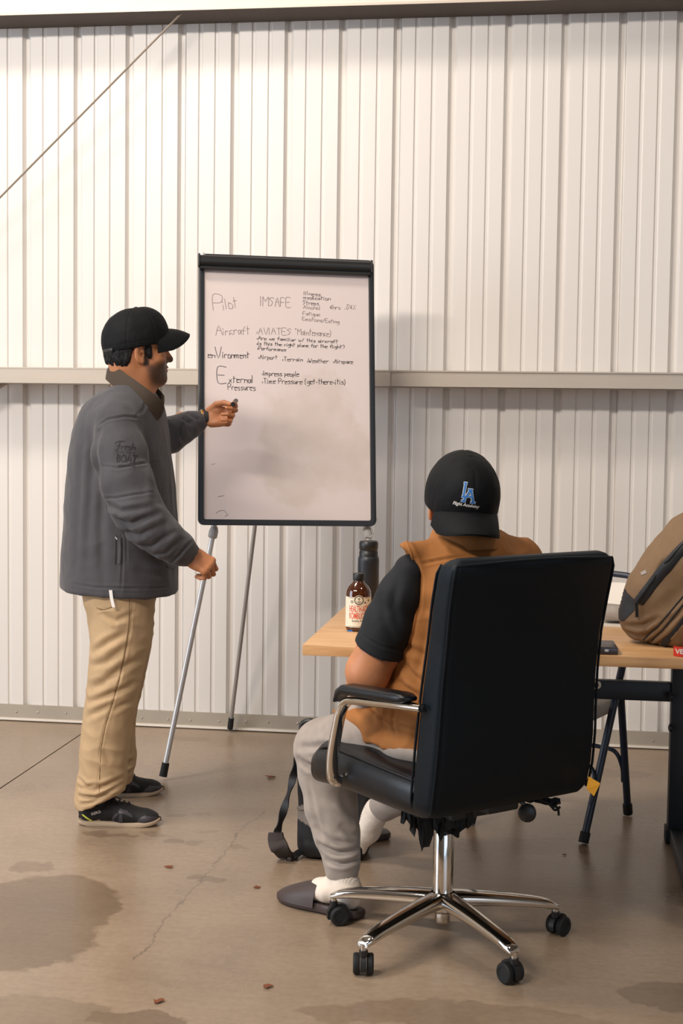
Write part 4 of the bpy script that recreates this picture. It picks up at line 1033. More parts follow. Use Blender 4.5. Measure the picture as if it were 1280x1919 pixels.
SK = np.array(lin((188, 126, 86))[:3]); SKD = np.array(lin((150, 84, 50))[:3]); BRD = np.array(lin((44, 34, 30))[:3]); LIP = np.array(lin((158, 88, 70))[:3])
def head_vol(fr, s, neck, h=.0024):
    R = fr.R; o = fr.o
    V = Vol(o-np.array((.17, .17, .24)), o+np.array((.17, .17, .19)), h)
    q = lambda x, y, z: fr(x*s, y*s, z*s)
    e = lambda x, y, z, a, b, c, k=.012, op='+', Rl=np.eye(3): V.ell(q(x, y, z), (a*s, b*s, c*s), R@Rl, k*s, op)
    e(-.012, 0, .050, .097, .078, .092, 0); e(.030, 0, -.010, .068, .063, .085, .03); e(.040, 0, -.060, .058, .052, .046, .03)
    e(.074, 0, -.090, .026, .026, .022, .02); e(-.045, 0, .0, .058, .062, .07, .03)
    e(.088, 0, .036, .014, .046, .010, .014)
    for y in (-1, 1):
        e(.062, y*.042, -.018, .028, .022, .024, .02)
        e(.096, y*.032, .014, .014, .016, .011, .010, '-'); e(.080, y*.031, .013, .0125, .0125, .0125, .002)
        e(.086, y*.031, .0215, .012, .016, .0035, .004); e(.098, y*.012, -.026, .010, .008, .008, .006)
        Re = Rz(y*.35)@Rx(0)
        e(-.006, y*.078, .000, .020, .006, .033, .004, '+', Rz(-y*.30)); e(-.000, y*.0845, .004, .012, .0075, .020, .002, '-', Rz(-y*.30)); e(.003, y*.080, -.004, .006, .012, .008, .002, '-'); e(.002, y*.077, -.024, .009, .005, .011, .005)
    V.cone(q(.092, 0, .022), q(.114, 0, -.018), .008*s, .011*s, .010*s); e(.113, 0, -.022, .011, .011, .009, .005)
    e(.095, 0, -.048, .012, .022, .0055, .006); e(.093, 0, -.059, .012, .019, .0065, .006); e(.104, 0, -.0535, .010, .022, .0016, .002, '-')
    V.cone(q(-.030, 0, -.030), neck, .060*s, .064*s, .03); V.cone(q(.02, 0, -.07), (np.array(neck)+fr.R@np.array((.02, 0, .0)))*1., .046*s, .058*s, .03)
    return V
def head_color(fr, s, beard):
    def f(P):
        L = (P-fr.o)@fr.R/s; x, y, z = L.T; n = fbm(P*90, 2)*.5; c = np.tile(SK, (len(P), 1))
        m = np.clip(1-np.abs((x-.0)/.03), 0, 1)*(np.abs(y) > .07); c = c*(1-.15*m[:, None])
        lip = np.exp(-(((z+.054)/.009)**2+(y/.022)**2))*(x > .085); c = c*(1-.8*lip[:, None])+LIP*.8*lip[:, None]
        if beard:
            j = 1/(1+np.exp(-((-.030-z)+.35*(x-.06)+.0*y+.006*n)/.005)); j = j*(1/(1+np.exp(-(x-.012+.25*(z+.03))/.006))); j = j*np.clip(1-((z+.054)/.010)**2*0, 0, 1)
            j = j*(1/(1+np.exp(-(z+.112-.0*x)/.006+0*x)))
            mo = np.exp(-(((z+.040)/.008)**2))*(x > .075)*(np.abs(y) < .035); j = np.maximum(j, mo); j = j*(1-.85*lip)
            sb = np.clip(1-np.abs(x-.018)/.016, 0, 1)*(z > -.04)*(z < .05)*(np.abs(y) > .05); j = np.maximum(j*np.clip(1.05+.6*(x-.03)/.05+.3*n, .6, 1), np.minimum(sb*1.6, 1))
            c = c*(1-.93*j[:, None])+BRD*.93*j[:, None]
        br = np.exp(-(((z-.034)/.006)**2))*(x > .06)*(np.abs(y) > .012)*(np.abs(y) < .055); c = c*(1-.85*br[:, None])+BRD*.85*br[:, None]
        ey = np.exp(-(((z-.013)/.006)**2+((np.abs(y)-.031)/.011)**2))*(x > .078); c = c*(1-.8*ey[:, None])+np.array((.55, .5, .45))*.8*ey[:, None]
        pu = (((z-.013)**2+(np.abs(y)-.031)**2) < .0052**2)*(x > .082); c[pu] = (.02, .012, .008)
        return c
    return f
def hand_vol(V, fr, side, curls, thumb, s=1., k=.006, spread=.0):
    # local: x along the fingers, z out of the back of the hand, thumb towards y*side
    q = lambda x, y, z: fr(x*s, y*side*s, z*s)
    V.box(q(.052, 0, 0), (.046*s, .040*s, .0135*s), .012*s, fr.R, .008); V.ell(q(.018, 0, 0), (.032*s, .030*s, .017*s), fr.R, .012)
    V.ell(q(.035, .026, -.010), (.034*s, .018*s, .016*s), fr.R, .010); V.ell(q(.035, -.026, -.008), (.034*s, .015*s, .014*s), fr.R, .010)
    for i, (y, L) in enumerate(((.030, .95), (.010, 1.06), (-.011, .98), (-.030, .78))):
        p = np.array((.090-.004*abs(i-1), y, .001)); a = 0; r = .0092-.0006*(i == 3); V.ell(q(*p), (.011*s,)*3, fr.R, .008); yw = (1.5-i)*spread
        for seg, c in zip((.043, .027, .021), curls[i]):
            a += math.radians(c); d = np.array((math.cos(a)*math.cos(yw), math.sin(yw), -math.sin(a))); n = p+d*seg*L
            V.cone(q(*p), q(*n), r*s, (r-.0009)*s, .0035*s); p = n; r -= .0009
    T = [(np.array(t), r) for t, r in zip(thumb, (.014, .0125, .0112, .0092))]
    for (a, ra), (b, rb_) in zip(T[:-1], T[1:]): V.cone(q(*a), q(*b), ra*s, rb_*s, .004*s)
    # nails
    return V
def hand_color(P):
    n = fbm(P*60, 2)[:, None]; return SK*(1+.06*n)
def merge(meshes):
    Ps, Fs, Cs = [], [], []; b = 0
    for P, F, C in meshes: Ps.append(P); Fs.append(F+b); Cs.append(C); b += len(P)
    return np.concatenate(Ps), np.concatenate(Fs), np.concatenate(Cs)
def vm(V, colf, rel=1): P, F = V.mesh(); P = relax(P, F, rel, .4); return P, F, colf(P)

def make_cap(parent, fr, s, cut=.018, pz=0., arch=.064):
    R = fr.R; q = lambda x, y, z: fr(x*s, y*s, z*s)
    V = Vol(fr.o-.15*s, fr.o+.2*s, .0026)
    V.ell(q(-.005, 0, .040), (.117*s, .093*s, .115*s), R, 0); V.ell(q(.042, 0, .078), (.064*s, .068*s, .074*s), R, .03*s)
    V.plane(q(0, 0, cut), R@unit((.13, 0, -1))*1.); V.ell(q(-.004, 0, .036), (.1115*s, .0875*s, .108*s), R, 0, '-')
    def dp(P, N):
        L = (P-fr.o)@R/s; a = np.degrees(np.arctan2(L[:, 1], L[:, 0])); d = 0*a
        for k in (0, 60, 120, 180, -60, -120): d -= .0010*np.exp(-((((a-k+180) % 360)-180)*np.hypot(L[:, 0], L[:, 1])/.10/1.6)**2)*(L[:, 2] < .150)
        d -= .0008*np.exp(-((L[:, 2]-cut-.020-.13*L[:, 0])/.0015)**2)
        return d+.0010*fbm(P*40, 2)
    cr = fromvol('cap', V, M['cap'], parent, dp, 2)
    # button on top
    MB().lathe([(.0001, 0), (.008*s, 0), (.0075*s, .003), (.003*s, .005), (.0001, .0052)], q(.004, 0, .1535), R, 16).build('cap_button', M['cap'], cr)
    # curved peak
    nu, nv = 26, 9; top = []; 
    for j in range(nv):
        v = j/(nv-1); row = []
        for i in range(nu):
            u = -1+2*i/(nu-1); th = u*math.radians(62); bx, by = .106*math.cos(th)+.006, .092*math.sin(th)
            ext = .075*(1-abs(u)**5.5)**.5*v; y = by*(1+.02*v); z = pz+.082-arch*(1-math.cos(th*1.25))-.020*v*v-.012*abs(u)**3*v
            row.append((bx+ext, y, z))
        top.append(row)
    vs = [q(*p) for r in top for p in r]; up = R@np.array((0, 0, 1.)); vs2 = [p-up*.0055 for p in vs]; N = len(vs); F_ = []
    for j in range(nv-1):
        for i in range(nu-1): a = j*nu+i; F_ += [(a, a+1, a+nu+1, a+nu), (N+a, N+a+nu, N+a+nu+1, N+a+1)]
    for i in range(nu-1): a = (nv-1)*nu+i; F_.append((a, a+1, N+a+1, N+a)); F_.append((i+1, i, N+i, N+i+1))
    for j in range(nv-1):
        a = j*nu; F_.append((a, a+nu, N+a+nu, N+a)); a = j*nu+nu-1; F_.append((a+nu, a, N+a, N+a+nu))
    MB().add(vs+vs2, F_).build('peak', M['cap'], cr, ang=1.)
    return cr

def make_shoe(parent, fr, side, s=1.):
    q = lambda x, y, z: fr(x*s, y*s*side, z*s)
    out = [(0, 0), (.004, -.024), (.03, -.034), (.08, -.031), (.14, -.036), (.19, -.046), (.235, -.044), (.262, -.028), (.270, -.002), (.262, .022), (.235, .038), (.19, .044), (.14, .036), (.08, .030), (.03, .032), (.004, .022)]
    pts = spline([(a, b, 0) for a, b in out+[out[0]]], 4)[:-1]
    def row(z, k): return [q(p[0]*k+.135*(1-k), p[1]*k, z+(.010*max(0, (p[0]-.20)/.07)**2)+(.004*max(0, (.03-p[0])/.03))) for p in pts]
    V = Vol(fr.o-np.array((.32, .32, .02)), fr.o+np.array((.32, .32, .18)), .0032)
    for a, b, ra, rb_, sq in [((.040, 0, .050), (.090, 0, .048), .036, .034, 1), ((.045, 0, .085), (.060, 0, .055), .033, .036, 1), ((.090, 0, .050), (.150, 0, .036), .036, .033, 1), ((.150, 0, .034), (.215, 0, .025), .034, .027, 1)]:
        V.cone(q(*a), q(*b), ra*s, rb_*s, .012, ax=fr.R@np.array((0, 1., 0)), sq=1.10 if a[0] < .14 else 1.32)
    V.ell(q(.038, 0, .045), (.037*s, .033*s, .045*s), fr.R, .01); V.ell(q(.225, -.002, .024), (.040*s, .041*s, .024*s), fr.R, .012)
    V.plane(fr(0, 0, .010*s), -fr.R[:, 2]); V.plane(q(.05, 0, .100), fr.R@unit((-.35, 0, 1))); V.ell(q(.048, 0, .112), (.028*s, .022*s, .035*s), fr.R, .004, '-')
    shoe = fromvol('shoe', V, M['shoe'], parent, lambda P, N: .0006*fbm(P*60, 2), 2)
    MB().rings([row(.0, .97), row(.003, 1.0), row(.009, 1.012), row(.0130, 1.0), row(.0135, .94)]).build('sole', M['sole'], shoe, ang=1.)
    bv = bvh_of(shoe)
    for sd in (-1, 1):
        yv = fr.R@np.array((0, sd, 0.)); ux = fr.R@np.array((1. if sd < 0 else -1., 0, 0)); 
        pj_ = projector(bv, fr.o+yv*.0, ux, fr.R[:, 2], .0012, .3); fn = lambda x, z, pj_=pj_, sd=sd: pj_(x*s*(1 if sd < 0 else -1), z*s)
        pd = lambda poly, m, nm, st=.0022: patch_dir(bv, poly, fn, M[m], nm, shoe, st)
        pd([(.196, .014), (.205, .030), (.222, .038), (.250, .034), (.272, .026), (.272, .012)], 'shoe_trim', 'toe_overlay')
        pd([(.108, .010), (.122, .040), (.132, .046), (.138, .044), (.124, .026), (.121, .010)], 'shoe_trim', 'side_overlay', .002)
        pd([(.136, .010), (.142, .042), (.149, .042), (.155, .010)], 'shoe_trim', 'side_overlay', .002)
        pd([(.138, .044), (.160, .044), (.182, .032), (.186, .036), (.165, .054), (.140, .060)], 'shoe_trim', 'lace_overlay', .0025)
        pd([(.0, .018), (.0, .060), (.02, .050), (.04, .020)], 'pack_dk', 'heel_counter', .003)
        pd([(.014, .040), (.023, .040), (.052, .018), (.042, .016)], 'yellow', 'stripe', .0018)
        pd([(.006, .012), (.06, .016), (.072, .024), (.082, .012)], 'sole', 'sole_rand', .0022)
        if sd*1 < 0:
            V_, F_ = font2d('XERO', .0125, bold=.0003); ca, sa = math.cos(.30), math.sin(.30)
            MB().add([pj_(.064*s+x*ca-y*sa, .047*s+x*sa+y*ca) for x, y in V_], F_).build('lettering', M['white'], shoe, smooth=False)
    # laces
    top = projector(bv, fr.o, fr.R[:, 0], fr.R[:, 1], .003, .4)
    for i, x in enumerate((.098, .114, .130, .146, .162)):
        w_ = .016-.0008*i
        MB().tube(spline([top(x*s, -w_), top((x+.006)*s, 0), top(x*s, w_)], 5), .0022, 7).build('lace', M['black_rub'], shoe)
    k0 = np.array(top(.098*s, 0)); up = fr.R[:, 2]
    for a in (-1, 1):
        MB().tube(spline([k0, k0+fr.R@np.array((-.010, a*.012, .016)), k0+fr.R@np.array((.008, a*.030, .018)), k0+fr.R@np.array((.024, a*.030, .004)), k0+fr.R@np.array((.010, a*.012, .004)), k0+fr.R@np.array((.022, a*.016, -.004)), k0+fr.R@np.array((.040, a*.022, -.014))], 6), .0018, 7).build('lace', M['black_rub'], shoe)
    return shoe

# ================================================================== the standing person
mY = -1.34
man = empty('person', (-1.38, -1.34, 0), 'standing person in black cap, grey quilted jacket and khaki trousers pointing at the whiteboard', 'person')
pxr = lambda r, Y: r*(CD+Y)/FPX
# head frame
hd = Fr(at(257, 664, mY), Rz(math.radians(27))@Ry(math.radians(-3)))
neck = at(243, 775, mY)
Vh = head_vol(hd, .965, neck)
HC = head_color(hd, .965, True)
mh = vm(Vh, HC)
# hands
wR = at(352, 1036, -1.50); xR = unit((.78, .12, -.50)); zR = unit(np.array((.35, -.62, .62))-xR*np.dot((.35, -.62, .62), xR)); yR = np.cross(zR, xR)
frR = Fr(wR, np.stack([xR, yR, zR], 1))
Vr = Vol(wR-.14, wR+.16, .0021)
hand_vol(Vr, frR, 1, [(48, 62, 30), (55, 66, 32), (60, 68, 32), (62, 66, 30)], [(.015, .028, -.008), (.042, .044, -.020), (.066, .042, -.042), (.080, .028, -.058)], .92)
Vr.cone(wR-xR*.09, wR+xR*.015, .030, .0255, .01, ax=zR, sq=.82)
wL = at(387, 783, -1.035); xL = unit((.97, .12, .09)); zL0 = np.array((.05, .93, -.30)); zL = unit(zL0-xL*zL0.dot(xL)); yL = np.cross(zL, xL)
frL = Fr(wL, np.stack([xL, yL, zL], 1))
Vl = Vol(wL-np.array((.12, .16, .14)), wL+np.array((.20, .12, .14)), .0021)
hand_vol(Vl, frL, -1, [(34, 52, 22), (48, 70, 34), (58, 78, 36), (62, 76, 34)], [(.012, .026, -.010), (.044, .044, -.024), (.076, .042, -.040), (.100, .030, -.052)], .90)
Vl.cone(wL-xL*.09, wL+xL*.015, .029, .0245, .01, ax=zL, sq=.80)
# hidden trunk and limbs in the same figure
Vb = Vol((-1.68, -1.72, .02), (-1.02, -.98, 1.50), .008)
c_ = lambda x, y, Y=mY: at(x, y, Y)
Vb.chain([(c_(225, 1075), .075), (c_(228, 1000), .095), (c_(232, 900), .11), (c_(235, 810), .10), (c_(240, 760), .06)], .05, ax=(0, 1, 0), sq=1.3)
Vb.chain([(c_(232, 800, -1.50), .05), (c_(250, 940, -1.58), .045), (c_(285, 1000, -1.58), .04), (wR-xR*.03, .030)], .03)
Vb.chain([(c_(252, 790, -1.19), .05), (c_(310, 818, -1.13), .042), (wL-xL*.03, .028)], .03)
shN = onz(152, 1543); shT = onz(305, 1545)
Vb.chain([(c_(222, 1130, -1.42), .055), (c_(205, 1300, -1.46), .055), (c_(178, 1500, -1.50), .038)], .03); Vb.chain([(c_(235, 1130, -1.26), .055), (c_(225, 1290, -1.22), .055), (c_(215, 1470, -1.18), .038)], .03)
P_, F_, C_ = merge([mh, vm(Vr, hand_color), vm(Vl, hand_color), vm(Vb, hand_color)])
body = qmesh('body', P_, F_, M['skin'], man, C_)
# hair under the cap
capR = Fr(hd(0, 0, .004), hd.R@Ry(.0))
Vg = Vol(hd.o-.15, hd.o+.15, .003); s_ = .965
Vg.ell(hd(-.024*s_, 0, .012), (.092*s_, .082*s_, .095*s_), hd.R, 0); Vg.plane(hd(0, 0, -.062), hd.R@unit((-.30, 0, -1)), .006); Vg.plane(hd(0, 0, .034), hd.R@unit((0, 0, 1))); Vg.plane(hd(-.030, 0, 0), hd.R@unit((1, 0, -.35)), .006)
hair = fromvol('hair', Vg, M['hair'], man, lambda P, N: .0028*fbm(P*np.array((130, 130, 40)), 3), 2)
Vg = Vol(hd.o-.15, hd.o+.15, .0026)
for y in (-1, 1): Vg.ell(hd(.026, y*.0665, .012), (.012, .010, .032), hd.R@Ry(-.1), 0)
fromvol('sideburn', Vg, M['hair'], hair, lambda P, N: .0016*fbm(P*np.array((160, 160, 60)), 2), 1)
cap = make_cap(man, capR, .965)
# the mesh rear of the cap and its snap strap
bcap = bvh_of(cap)
arcs = []
MB().tube(spline([capR.o+capR.R@np.array((-.107*math.cos(a), .092*math.sin(a), .012)) for a in np.linspace(-.62, .62, 9)], 3), .0075, 8, flat=1.5, up=(0, 0, 1)).build('snap_strap', M['black_pl'], cap)
# jacket
rowsJ = [(728, 205, 285, .085), (740, 178, 297, .135), (752, 163, 304, .165), (768, 153, 309, .185), (800, 142, 313, .200), (850, 133, 320, .205), (900, 127, 326, .203), (950, 123, 330, .203), (1000, 120, 332, .205), (1050, 117, 333, .208), (1100, 116, 333, .212), (1150, 116, 334, .214)]
def jrows(inset=0.):
    out = []
    for y, xl, xr, ry in rowsJ:
        p0, p1 = at(xl+7, y, mY), at(xr-5, y, mY); out.append((p0[2], (p0[0]+p1[0])/2, mY, (p1[0]-p0[0])/2-inset, ry-inset))
    return out
V = Vol((-1.70, -1.76, .68), (-1.02, -.92, 1.48), .0042)
V.stack(jrows(), 0, p=2.3)
V.chain([(at(228, 752, -1.44), .045), (at(220, 790, -1.50), .075)], .04); V.chain([(at(245, 752, -1.26), .045), (at(255, 785, -1.19), .07)], .04)
slv = [(218, 795, 44, -1.515), (225, 850, 50, -1.55), (238, 905, 51, -1.575), (254, 950, 49, -1.59), (280, 985, 43, -1.585), (308, 1008, 37, -1.565), (334, 1026, 31, -1.535), (352, 1037, 24, -1.505)]
V.chain([(at(x, y, Y), pxr(r, Y)) for x, y, r, Y in slv], .018)
slf = [(258, 790, 36, -1.20), (290, 822, 35, -1.16), (318, 816, 33, -1.12), (343, 803, 28, -1.08), (362, 794, 23, -1.055), (373, 789, 17, -1.045)]
V.chain([(at(x, y, Y), pxr(r, Y)) for x, y, r, Y in slf], .018)
# cuffs open, hem open, neck open
V.plane(wR+xR*.012-xR*0, xR) if False else None
V.cone(wR-xR*.02, wR+xR*.06, .0265, .034, 0, '-'); V.cone(wL-xL*.050, wL+xL*.05, .023, .029, 0, '-')
hemN = unit((-.05, 0, -1)); V.plane(at(225, 1105, -1.34), hemN*1., .006)
V.stack([(r[0], r[1], r[2], r[3], r[4]) for r in jrows(.012) if r[0] < .80], 0, '-', p=2.3)
V.cone(at(252, 735, mY), at(262, 690, mY), .052, .085, .01, '-')
A_ = at
quilt = [([(182, 800), (200, 786), (228, 781), (250, 783)], .0035, .0035), ([(196, 873), (230, 876), (270, 868), (286, 866)], .0035, .0035), ([(196, 932), (225, 932), (262, 925), (290, 922)], .0035, .0035),
         ([(200, 940), (240, 955), (285, 948)], .006, .008), ([(215, 968), (258, 978), (300, 962)], .007, .008), ([(230, 992), (272, 1000), (312, 980)], .006, .008), ([(250, 1014), (290, 1020), (326, 998)], .006, .007), ([(285, 1037), (312, 1034), (338, 1012)], .005, .006), ([(316, 1055), (334, 1040), (352, 1018)], .005, .004),
         ([(232, 965), (250, 985), (262, 1005)], .005, .007), ([(186, 810), (181, 850), (188, 905), (205, 960), (240, 1012), (290, 1050)], .010, .009), ([(287, 850), (291, 905), (300, 940)], .008, .009),
         ([(217, 1005), (219, 1060), (217, 1112)], .0025, .003), ([(225, 1008), (226, 1058)], .003, .0025), ([(150, 780), (140, 850), (135, 960), (130, 1080)], .003, .012), ([(165, 790), (160, 900), (152, 1050)], .004, .014), ([(245, 745), (247, 765), (243, 785)], .0025, .003), ([(190, 850), (178, 980), (185, 1100)], .004, .014),
         ([(120, 1098), (170, 1104), (225, 1106), (290, 1112), (332, 1104)], .0028, .003), ([(240, 1040), (275, 1065), (320, 1075)], .004, .012), ([(245, 1075), (290, 1090), (325, 1088)], .003, .010), ([(160, 740), (190, 760), (240, 770)], .002, .010), ([(300, 800), (312, 900), (316, 1000)], .004, .010)]
fq = [([(303, 798), (322, 815), (330, 842)], .011, .007), ([(318, 785), (340, 800), (346, 826)], .012, .007), ([(338, 778), (355, 792), (360, 815)], .010, .006), ([(310, 838), (325, 822), (336, 802)], .009, .006), ([(350, 776), (366, 786), (372, 802)], .006, .005)]
def jdisp(P, N):
    d = .0034*fbm(P*np.array((11, 11, 8)), 4)+.0024*ridge(P*np.array((16, 16, 9))+3.1)
    arm = np.clip((P[:, 0]+1.36)*6, 0, 1)*np.clip((1.15-P[:, 2])*5, 0, 1)
    for pts, dp, wd in quilt: d = d+crease(P, N, [A_(x, y, -1.60) for x, y in pts], dp, wd)
    m = (P[:, 0] > -1.26)*(P[:, 2] > 1.18)
    for pts, dp, wd in fq: d = d+m*crease(P, N, [A_(x, y, -1.12) for x, y in pts], dp, wd)
    return d
jacket = fromvol('jacket', V, M['jacket'], man, jdisp, 2)
bj = bvh_of(jacket)
# hem binding, pocket welt, zip pull
def strip_j(pts, r, m, nm, par, lift=.001, flat=.4, Y=-1.60, n=5):
    L = [on_bag(bj, q[0], q[1], lift) for q in spline([(a, b, 0) for a, b in pts], n)]; L = [p for p in L if p is not None]
    return MB().tube(L, r, 8, flat=flat, up=(0, -1, .1)).build(nm, M[m], par)
strip_j([(224, 1008), (225, 1030), (224, 1056)], .0055, 'jacket', 'pocket_welt', jacket, .001, .5)
strip_j([(217, 1004), (217, 1030), (216, 1058)], .0018, 'emb', 'pocket_stitch', jacket, .0004, 1)
strip_j([(216, 1006), (220, 1011)], .0022, 'steel', 'zip_pull', jacket, .004, 1)
strip_j([(312, 1062), (322, 1065), (328, 1063)], .004, 'jacket', 'cuff_edge', jacket, .001, .6)
# corduroy collar: a stand that opens towards the chest
neckc = at(245, 718, mY)
col = []
pathc = [(np.array(at(301, 772, -1.39)), (.02, -.35, .0)), (np.array(at(276, 752, -1.43)), (-.05, -.6, 0)), (np.array(at(246, 728, -1.425)), (-.3, -.6, 0)), (np.array(at(219, 704, -1.38)), (-.8, -.3, 0)), (np.array(at(212, 697, -1.32)), (-1, .1, 0)), (np.array(at(222, 700, -1.27)), (-.6, .6, 0)), (np.array(at(252, 716, -1.25)), (-.1, .7, 0)), (np.array(at(285, 744, -1.28)), (.1, .5, 0)), (np.array(at(300, 764, -1.31)), (.1, .3, 0))]
pc_ = spline([a for a, b in pathc], 6); oc_ = spline([np.array(b, float) for a, b in pathc], 6); R_ = []
for i, (p, o) in enumerate(zip(pc_, oc_)):
    t = i/(len(pc_)-1); hgt = .050 if .06 < t < .94 else .030+.02*min(t, 1-t)/.06; tt = unit(pc_[min(i+1, len(pc_)-1)]-pc_[max(i-1, 0)])
    o = unit(o-tt*o.dot(tt)); u = unit(np.cross(tt, o)); u = u if u[2] > 0 else -u; o = unit(o)
    a = p+o*.022-u*.022; b = p+o*.006+u*(hgt-.018); th = .0045
    R_.append([a+o*th, (a+b)/2+o*(th+.003), b+o*th*.6, b+u*.003, b-o*th*.6, (a+b)/2-o*(th-.003), a-o*th])
MB().rings(R_).build('collar', M['collar'], jacket, ang=1.4)
# embroidery on the upper sleeve
em = Fr((0, 0, 0), np.eye(3)); ec = at(236, 850, -1.66); pe = projector(bj, ec-np.array((.010, 0, 0)), (1, .0, -.04), (.04, .04, 1), .0018, .4); kk = pxr(1, -1.62)
mb = MB(); stf = lambda t, h, w, jt=.03: strokes(t, h, w, jt)
E_ = MB(); mp = lambda ox, oy: (lambda x, y: pe(ox+x, oy+y))
ribbon(E_, [[(-22*kk, 19*kk), (-17*kk, 23*kk), (-5*kk, 24*kk)], [(-13*kk, 23*kk), (-15*kk, 9*kk), (-20*kk, 5*kk)], [(-19*kk, 14*kk), (-12*kk, 15*kk)]], .0009, mp(0, 0))
ribbon(E_, [[(x-9*kk, y+8*kk) for x, y in s] for s in stf('resh', 13*kk, 25*kk)], .0009, mp(0, 0)); E_.build('embroidery', M['emb'], jacket, smooth=False)
V_, F_ = font2d('★ OFF THE ★', 5*kk, width=34*kk); MB().add([pe(x-1*kk, y+2.5*kk) for x, y in V_], F_).build('embroidery', M['emb'], jacket, smooth=False)
V_, F_ = font2d('BOAT', 22*kk, width=36*kk, bold=.0004); MB().add([pe(x+2*kk, y-10*kk) for x, y in V_], F_).build('embroidery', M['emb'], jacket, smooth=False)
V_, F_ = font2d('SESSIONS', 5*kk, width=32*kk); MB().add([pe(x+4*kk, y-23.5*kk) for x, y in V_], F_).build('embroidery', M['emb'], jacket, smooth=False)
# trousers
V = Vol((-1.66, -1.68, .03), (-1.16, -1.02, .86), .0042)
def leg_rows(rows, Y0, Y1, ry0, ry1):
    out = []; ya, yb = rows[0][0], rows[-1][0]
    for y, xl, xr in rows:
        t = (y-ya)/(yb-ya); Y = Y0+(Y1-Y0)*t; p0, p1 = at(xl, y, Y), at(xr, y, Y); out.append((p0[2], (p0[0]+p1[0])/2, Y, (p1[0]-p0[0])/2, ry0+(ry1-ry0)*t))
    return out
V.stack(leg_rows([(1040, 158, 284), (1100, 156, 284), (1130, 160, 283), (1160, 168, 281), (1200, 172, 277), (1250, 169, 266), (1300, 164, 257), (1350, 158, 247), (1400, 153, 240), (1450, 149, 236), (1480, 145, 233), (1500, 142, 228), (1518, 141, 224)], -1.425, -1.50, .105, .070), 0, p=2.1)
V.stack(leg_rows([(1040, 175, 292), (1110, 180, 290), (1200, 195, 282), (1300, 190, 262), (1350, 188, 250), (1390, 188, 250), (1415, 188, 254), (1440, 190, 251), (1465, 192, 244), (1485, 196, 236)], -1.255, -1.17, .105, .072), .02, p=2.1)
V.stack(leg_rows([(1495, 149, 226), (1525, 146, 222)], -1.50, -1.50, .062, .064), 0, '-', p=2.1)
hz_ = at(180, 1513, -1.50); V.plane(hz_, unit((-.42, 0, -1)) if False else unit((.0, 0, -1)))
# slanting front of the near hem
V.box(at(182, 1505, -1.50)+.06*np.array((.42, 0, -.906)), (.13, .12, .06), .004, Ry(math.radians(-25)), .004, '-')
tk = [([(245, 1112), (240, 1180), (228, 1250), (213, 1310), (198, 1360), (189, 1410), (186, 1490)], .0022, .003), ([(172, 1225), (200, 1205), (232, 1188)], .007, .010), ([(170, 1250), (200, 1240), (236, 1212)], .006, .010), ([(168, 1292), (195, 1278), (232, 1250), (262, 1236)], .007, .011), ([(165, 1318), (195, 1306), (230, 1292), (250, 1280)], .007, .009), ([(205, 1335), (228, 1322), (246, 1318)], .005, .008),
      ([(162, 1345), (190, 1330), (215, 1318)], .005, .009), ([(195, 1400), (205, 1430), (225, 1452)], .005, .010), ([(150, 1475), (180, 1478), (225, 1462)], .010, .007), ([(150, 1492), (185, 1492), (222, 1474)], .009, .006), ([(148, 1462), (165, 1472), (190, 1468)], .008, .006), ([(155, 1505), (178, 1500), (205, 1488)], .006, .005),
      ([(190, 1150), (215, 1165), (245, 1150)], .004, .008), ([(240, 1160), (260, 1190), (280, 1195)], .005, .012), ([(178, 1135), (182, 1145), (208, 1140)], .003, .003), ([(236, 1380), (240, 1420), (244, 1450)], .007, .006)]
def tdisp(P, N):
    d = .0024*fbm(P*np.array((14, 14, 8)), 3)+.0028*ridge(P@np.array(((18, 0, 0), (0, 12, 0), (10, 0, 22.)))+1.7)
    for pts, dp, wd in tk: d = d+crease(P, N, [A_(x, y, -1.55) for x, y in pts], dp, wd)
    return d
tro = fromvol('trousers', V, M['khaki'], man, tdisp, 2)
bj_ = bj; bj = bvh_of(tro)
strip_j([(243, 1116), (240, 1180), (228, 1250), (213, 1310), (198, 1360), (189, 1410), (186, 1485)], .0011, 'seam', 'side_seam', tro, .0003, 1, n=8)
strip_j([(182, 1139), (195, 1143), (210, 1137)], .0012, 'seam', 'pocket_edge', tro, .0003, 1)
bj = bj_
MB().rings([[at(x, y, -1.56)+np.array((0, o, 0)) for x, y, o in ((p-3, q, 0), (p+3, q, 0), (p+3, q, .003), (p-3, q, .003))] for p, q in ((207, 1106), (209, 1122), (213, 1138))]).build('hanging_cord', M['white'], tro, smooth=False)
# socks
for y0, z0 in ((shN[1], .05),):
    MB().tube([at(178, 1478, -1.50), at(182, 1512, -1.50)], .040, 20).build('sock', M['sock_bl'], man)
    MB().tube([at(222, 1455, -1.18), at(224, 1478, -1.18)], .038, 20).build('sock', M['sock_bl'], man)
# shoes
d_ = unit(shT-shN); heel = shN-d_*.008
make_shoe(man, Fr(heel+np.array((0, 0, .0005)), Rz(math.atan2(d_[1], d_[0]))), 1)
t2 = onz(305, 1487); a2 = math.radians(17); d2 = np.array((math.cos(a2), math.sin(a2), 0))
make_shoe(man, Fr(t2-d2*.268+np.array((0, 0, .0005)), Rz(a2)), -1)
